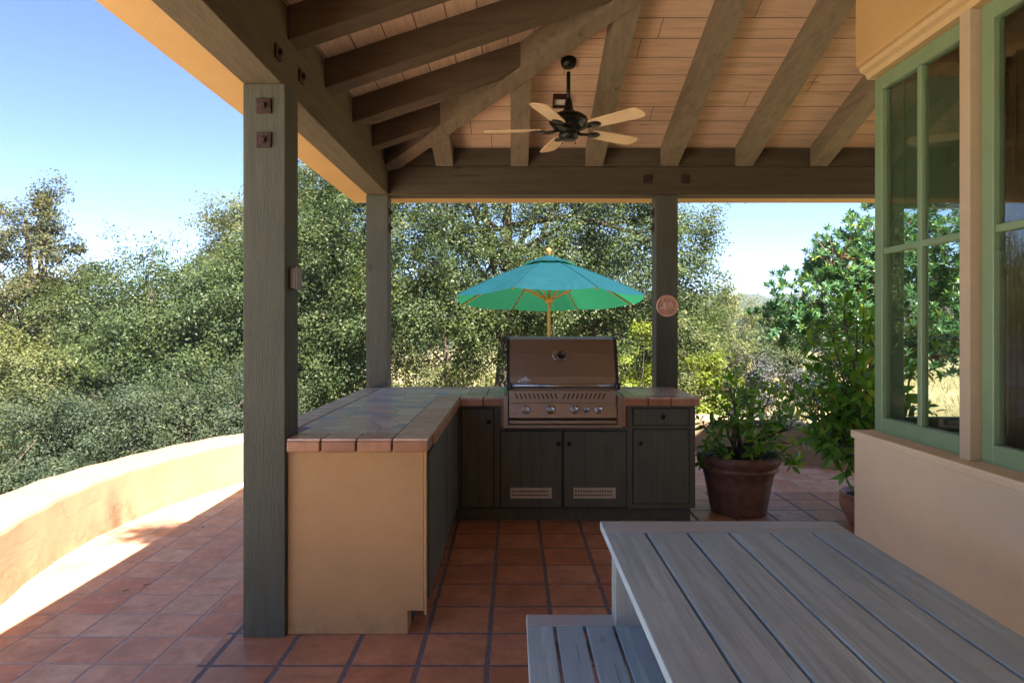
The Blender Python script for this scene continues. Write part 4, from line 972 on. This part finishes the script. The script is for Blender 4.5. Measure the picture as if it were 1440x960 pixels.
# mass to the left
B = (-6.9, 12.3)
tree('oak_tree', 'wide green oak left of the near post above the garden wall', 'tree', (B[0], B[1], gz_(*B)),
     [(-7.6,12.6,.9,1.6,1.5,1.8), (-6.2,12.4,1.1,1.6,1.5,1.85), (-5.0,12.2,1.0,1.3,1.3,1.8), (-7.0,11.8,.0,1.9,1.3,1.3), (-5.3,11.6,-.2,1.7,1.2,1.3)], (-6.6,12.3,2.2), .15, 3400, 70, .27, .050, 'oak_dark', nl=12, tw=60, zmin=-1.9)  # darker leaf colour here stands in for shade in the lower crown
B = (-9.3, 13.2)
tree('oak_tree', 'airy brownish oak at the far left with sky showing through', 'tree', (B[0], B[1], gz_(*B)),
     [(-9.6,13.2,3.5,.6,.5,.35), (-9.15,13.2,3.15,.5,.5,.3), (-10.3,13.2,3.0,.7,.6,.4), (-9.0,13.1,2.5,.8,.6,.45), (-9.9,13.0,2.1,1.0,.8,.5), (-8.6,13.0,1.75,.7,.6,.4), (-9.2,13.2,4.15,.36,.35,.3), (-9.5,13.2,3.85,.4,.35,.25), (-11.0,13.3,3.6,.7,.6,.45), (-10.6,13,1.2,1.1,.8,.6), (-9.3,13.2,1.1,1.0,.8,.5)], (-9.6,13.2,3.6), .11, 950, 50, .22, .058, 'brownish', nl=22, tw=140, shell=.3)
B = (-8.9, 11.0)
tree('oak_tree', 'low pale olive oak beneath the airy brownish oak at the far left', 'tree', (B[0], B[1], gz_(*B)),
     [(-8.4,11.0,.5,1.1,1,1.0), (-8.0,10.6,-.4,1.3,1,1.0), (-9.3,11.4,.3,1.1,1,.9)], (-8.8,11,.8), .1, 900, 60, .27, .052, 'oak_pale', nl=8, tw=40, zmin=-1.9)
B = (-5.0, 8.7)
tree('sage_shrub', 'broad grey green bush pressed against the garden wall at left', 'shrub', (B[0], B[1], gz_(*B)),
     [(-5.0,8.9,-.25,1.5,.9,1.15), (-3.9,9.3,-.1,1.2,.8,1.05), (-5.9,8.4,-.4,1.1,.9,1.0)], (-5,8.9,.3), .06, 1900, 70, .20, .040, 'sage', nl=10, tw=50, zmin=-1.8, asp=.42)
B = (-6.3, 6.9)
tree('sage_shrub', 'grey green bush at the left edge just over the garden wall', 'shrub', (B[0], B[1], gz_(*B)),
     [(-5.3,7.1,-.55,.75,.7,.85), (-6.2,7.0,-.35,.9,.8,.95), (-5.6,6.4,-.9,.7,.7,.7)], (-6,7,.1), .05, 900, 66, .2, .040, 'sage', nl=8, tw=40, zmin=-1.8, asp=.42)
# backdrop oaks so that no horizon shows under the crowns
for i, (x, y, w, h, mt, lab) in enumerate(((-17,26,4.6,3.2,'oak_pale','hazy pale oak seen far off at the left frame edge'), (-10.5,24,4.2,2.6,'oak','round topped oak behind the wide green oak at left'), (-2.5,25,4.6,3.2,'oak_pale','distant oak glimpsed under the big oak left of the grill'), (4.3,26,3.2,3.0,'oak_pale','yellowish far oak just right of the right hand post'))):
    z = gz_(x, y); tree('oak_tree', lab, 'tree', (x, y, z), [(x,y,z+h*.75,w,w*.6,h*.8), (x-w*.5,y,z+h*.5,w*.6,w*.5,h*.6), (x+w*.5,y,z+h*.5,w*.6,w*.5,h*.6)], (x,y,z+h), .18, 500, 46, .55, .12, mt, nl=8, tw=30)
# yellow green shrubs outside the wall, seen either side of the right-hand post
for i, (px, py, Y, w, h, mt, lab, L) in enumerate((
    (890,540,9.6,.55,.75,'lime','bright yellow green shrub just right of the grill hood','.05'),
    (985,520,10.6,.75,.95,'oak_pale','pale green shrub left of the potted shrub beyond the wall','.055'),
    (1012,545,9.2,.5,.55,'lime','low lime green shrub above the large brown pot','.045'),
    (1048,520,13.5,.6,.5,'sage_p','silvery grey shrub beyond the wall behind the potted shrub','.05'),
    (1085,560,9.0,.55,.42,'sage_p','low silver bush touching the wall top behind the potted shrub','.045'),
    (1010,470,21,1.2,1.4,'oak_pale','rounded olive shrub far behind the potted shrub','.09'),
    (1055,497,34,1.3,1.25,'oak_dark','dark blue green bush standing in the dry grass','.13'),
    (1090,503,36,1.6,.7,'oak_pale','flat pale bush beside the dark bush in dry grass','.12'),
    (1030,455,52,3.0,2.2,'oak_pale','pale oak at the foot of the distant hill','.2'),
    (1075,462,60,3.0,1.8,'oak','green oak at the foot of the distant hill','.2'),
    (820,545,10.5,.8,.4,'oak_pale','low pale scrub hidden low behind the grill','.05'),
    (600,545,10.3,.9,.35,'oak_pale','low dry scrub behind the counter left of the grill','.05'),
    (1150,505,16,1.1,.9,'sage','grey green bush behind the citrus leaves','.08'))):
    L = float(L); c = PX(px, py, Y); z = gz_(c.x, c.y); lo = min(z, c.z-h); hh = (c.z+h-z)/2
    tree('shrub', lab, 'shrub', (c.x, c.y, z), [(c.x, c.y, z+hh, w, w*.8, hh), (c.x+w*.4, c.y, z+hh*.7, w*.7, w*.6, hh*.7), (c.x-w*.4, c.y-.1, z+hh*.6, w*.6, w*.6, hh*.6)], (c.x, c.y, z+hh*1.2), .02+.012*w, int(150+w*60), 50, w*.22, L, mt, nl=7, tw=30)
B = (4.6, -4.2)
tree('oak_tree', 'unseen oak added behind the house, its high bough shaped to dapple the patio', 'tree', (B[0], B[1], 0), [(.50,-.6,8.6,.32,1.1,.25), (.85,-1.2,8.6,.9,.6,.3), (1.9,-1.9,8.4,1.2,.9,.5), (4.2,-4,7.6,2.0,1.8,1.5)], (4.0,-3.6,7.8), .22, 300, 42, .24, .08, 'oak', nl=12, tw=50)  # out-of-view oak, added so that its bough dapples the sunlit patio
# strawberry tree on the right with whorled glossy leaves and red trunk
bx = PX(1216, 640, 9.6); bz = gz_(bx.x, bx.y)
st = thing('strawberry_tree', 'glossy blue green tree with red peeling trunk behind the citrus', 'tree', (bx.x, bx.y, bz))
lobes = [(5.3,9.7,2.35,1.0,.9,.75), (4.45,9.5,1.85,.85,.8,.6), (6.4,9.8,2.6,1.2,.9,.9), (5.6,9.6,1.4,1.1,.9,.7), (4.0,9.45,1.45,.5,.55,.38), (6.9,9.7,1.4,1.1,.9,.9), (5.4,9.8,3.0,.4,.4,.35), (4.55,9.6,2.35,.35,.35,.3)]
c, d = clumps(lobes, 2700, .35); Ps, Ds, Ns, Vr = [], [], [], []
for i in range(len(c)):     # every clump is a whorl of leaves around a shoot tip
    A = Vector(d[i])*.6+Vector((random.gauss(0,.35), random.gauss(0,.35), .75)); A.normalize(); B_ = A.orthogonal().normalized(); C_ = A.cross(B_); cvv = random.random()
    for k in range(15):
        a = k*2.4; rad = B_*math.cos(a)+C_*math.sin(a); u = k/15
        Ps.append(Vector(c[i])+A*(.05*u)); Ds.append(rad*(1-.55*u)+A*(.15+u*.9)); Ns.append(A-rad*.4); Vr.append(min(1, .1+cvv*.5+random.random()*.3 if random.random() > .05 else 1))
n_ = len(Ps); ll = .092*(.7+.5*rng.random(n_)); leafy('crown', np.array(Ps), unit(np.array(Ds)), unit(np.array(Ns)), ll, ll*.36, M['arbutus'], st, np.array(Vr))
mb = MB(); e = limbs(mb, (bx.x, bx.y, bz), [tuple(c[i]) for i in rng.choice(len(c), 16)], .13, (5.4, 9.7, 2.2), n=16)
for i in rng.choice(len(c), 160):
    p = Vector(c[i]); best = min(e, key=lambda q: (q[2]-p).length); mb.tube([best[2], best[2].lerp(p,.5)+Vector((0,0,.05)), p], [.014,.009,.004], 5)
mb.build('trunk', M['bark_red'], st)
# dead twigs standing out of the strawberry tree
mb = MB(); random.seed(4); a0 = PX(1172, 378, 9.4)
for (px, py) in ((1133,340),(1142,330),(1150,338),(1163,325),(1128,350)):
    p = PX(px, py, 9.4); mb.tube([a0, a0.lerp(p,.5)+Vector((.03,0,.03)), p], [.010,.007,.003], 5)
mb.build('dead_twigs', M['stem'], st)
# woods on the far hill: nobody could count them
HL = []
for _ in range(1500):
    a = math.radians(random.uniform(-30, 42)); r = random.uniform(95, 430); x, y = PC[0]+r*math.sin(a), PC[1]+r*math.cos(a)
    s = random.uniform(1.6, 4.2)*(1+.3*(r > 250)); HL.append((x, y, hills(x, y)+s*.35, s, s, s*.75))
HL = np.array(HL); per = 120; n_ = len(HL)
dd = unit(rng.normal(size=(n_, per, 3))); dd[:, :, 2] = np.abs(dd[:, :, 2])
P = (HL[:, None, :3]+dd*HL[:, None, 3:6]*(.75+.3*rng.random((n_, per, 1)))).reshape(-1, 3); nn = unit(dd.reshape(-1, 3)+rng.normal(size=(n_*per, 3))*.5)
D = unit(np.cross(nn, rng.normal(size=(n_*per, 3)))); L_ = np.repeat(HL[:, 3], per)*.30*(.6+.8*rng.random(n_*per))
V = leaf_verts(P-D*(L_[:, None]*.5), D, nn, L_, L_*.7, DIAMOND)
o = rawmesh('hillside_woods', V, 4, M['oak'], None, np.clip(np.repeat(rng.random(n_), per)*.6+rng.random(n_*per)*.3, 0, 1)); tag(o, 'distant wooded hillside of scattered oaks beyond the dry field', 'woods', kind='stuff')
# dry weeds and ground cover outside the wall
n_ = 26000; aa = rng.uniform(-1.5, 1.05, n_); rr = 4.1+rng.random(n_)**1.4*26; x = PC[0]+rr*np.sin(aa); y = PC[1]+rr*np.cos(aa)
P = np.stack([x, y, np.array([hills(u, v) for u, v in zip(x, y)])-.02], 1); D = unit(np.stack([rng.normal(size=n_)*.45, rng.normal(size=n_)*.45, np.ones(n_)], 1)); nn = unit(rng.normal(size=(n_, 3)))
L_ = (.08+.16*rng.random(n_))*(1+rr/30); V = leaf_verts(P, D, nn, L_, L_*.09, [(0,-.5,0), (0,.5,0), (1,0,0)])
M['straw'] = leafmat('dry_grass_blades', (.22,.17,.07), (.42,.34,.17), (.5,.44,.26), .3, .8)
o = rawmesh('dry_grass', V, 3, M['straw'], None, rng.random(n_)); tag(o, 'dry straw coloured grass outside the low wall', 'grass', kind='stuff')

# ================================================================== LIGHT, SKY, CAMERA
SX, SY, SZ = .325, -.56, 1.0
sd = Vector((SX, SY, SZ)).normalized(); el = math.asin(sd.z); az = math.atan2(SX, SY)
w = bpy.data.worlds.new('World'); S.world = w; w.use_nodes = True; nt = w.node_tree; nt.nodes.clear()
sky = nt.nodes.new('ShaderNodeTexSky'); sky.sky_type = 'NISHITA'; sky.sun_disc = False; sky.sun_elevation = el; sky.sun_rotation = az
sky.air_density = .62; sky.dust_density = .0; sky.ozone_density = 3.2; sky.altitude = 1200
bg = nt.nodes.new('ShaderNodeBackground'); bg.inputs[1].default_value = .050; ow = nt.nodes.new('ShaderNodeOutputWorld')
nt.links.new(sky.outputs[0], bg.inputs[0]); nt.links.new(bg.outputs[0], ow.inputs[0])
sl = bpy.data.lights.new('sun', 'SUN'); sl.energy = 4.3; sl.angle = math.radians(.53); sl.color = (1,.92,.80)
so = bpy.data.objects.new('sun', sl); C.objects.link(so); so.rotation_euler = (-sd).to_track_quat('-Z', 'Y').to_euler(); so.location = (0,0,30)
cam = bpy.data.cameras.new('camera'); co = bpy.data.objects.new('camera', cam); C.objects.link(co); S.camera = co
co.location = (0, 0, CH); co.rotation_euler = (PI/2, 0, 0); cam.sensor_width = 36; cam.lens = 930/1440*36
cam.shift_x = -1/1440; cam.shift_y = -22/1440; cam.clip_end = 6000; cam.clip_start = .05
S.view_settings.view_transform = 'Standard'; S.view_settings.look = 'None'; S.view_settings.gamma = 1; S.view_settings.exposure = 2.85
S.view_settings.use_curve_mapping = False
S.cycles.max_bounces = 7; S.cycles.diffuse_bounces = 5; S.cycles.transmission_bounces = 4; S.cycles.transparent_max_bounces = 8
# ------------------------------------------------------------------ the air between here and the far hill
mb = MB(); 
zs = [hills(PC[0]+r*math.sin(a*.1), PC[1]+r*math.cos(a*.1)) for r in range(4, 1080, 8) for a in range(63)]
mb.box(-1120, 1120, -1120, 1120, min(zs)-1.5, max(zs)+7); hz = mb.build('haze', M['soil']); hz.data.materials.clear()
hm = bpy.data.materials.new('air'); hm.use_nodes = True; ht = hm.node_tree; ht.nodes.clear()
ho = ht.nodes.new('ShaderNodeOutputMaterial'); hv = ht.nodes.new('ShaderNodeVolumePrincipled'); hv.inputs['Density'].default_value = .0008; hv.inputs['Color'].default_value = (.75,.85,1,1)
ht.links.new(hv.outputs[0], ho.inputs['Volume']); hz.data.materials.append(hm); tag(hz, kind='stuff')
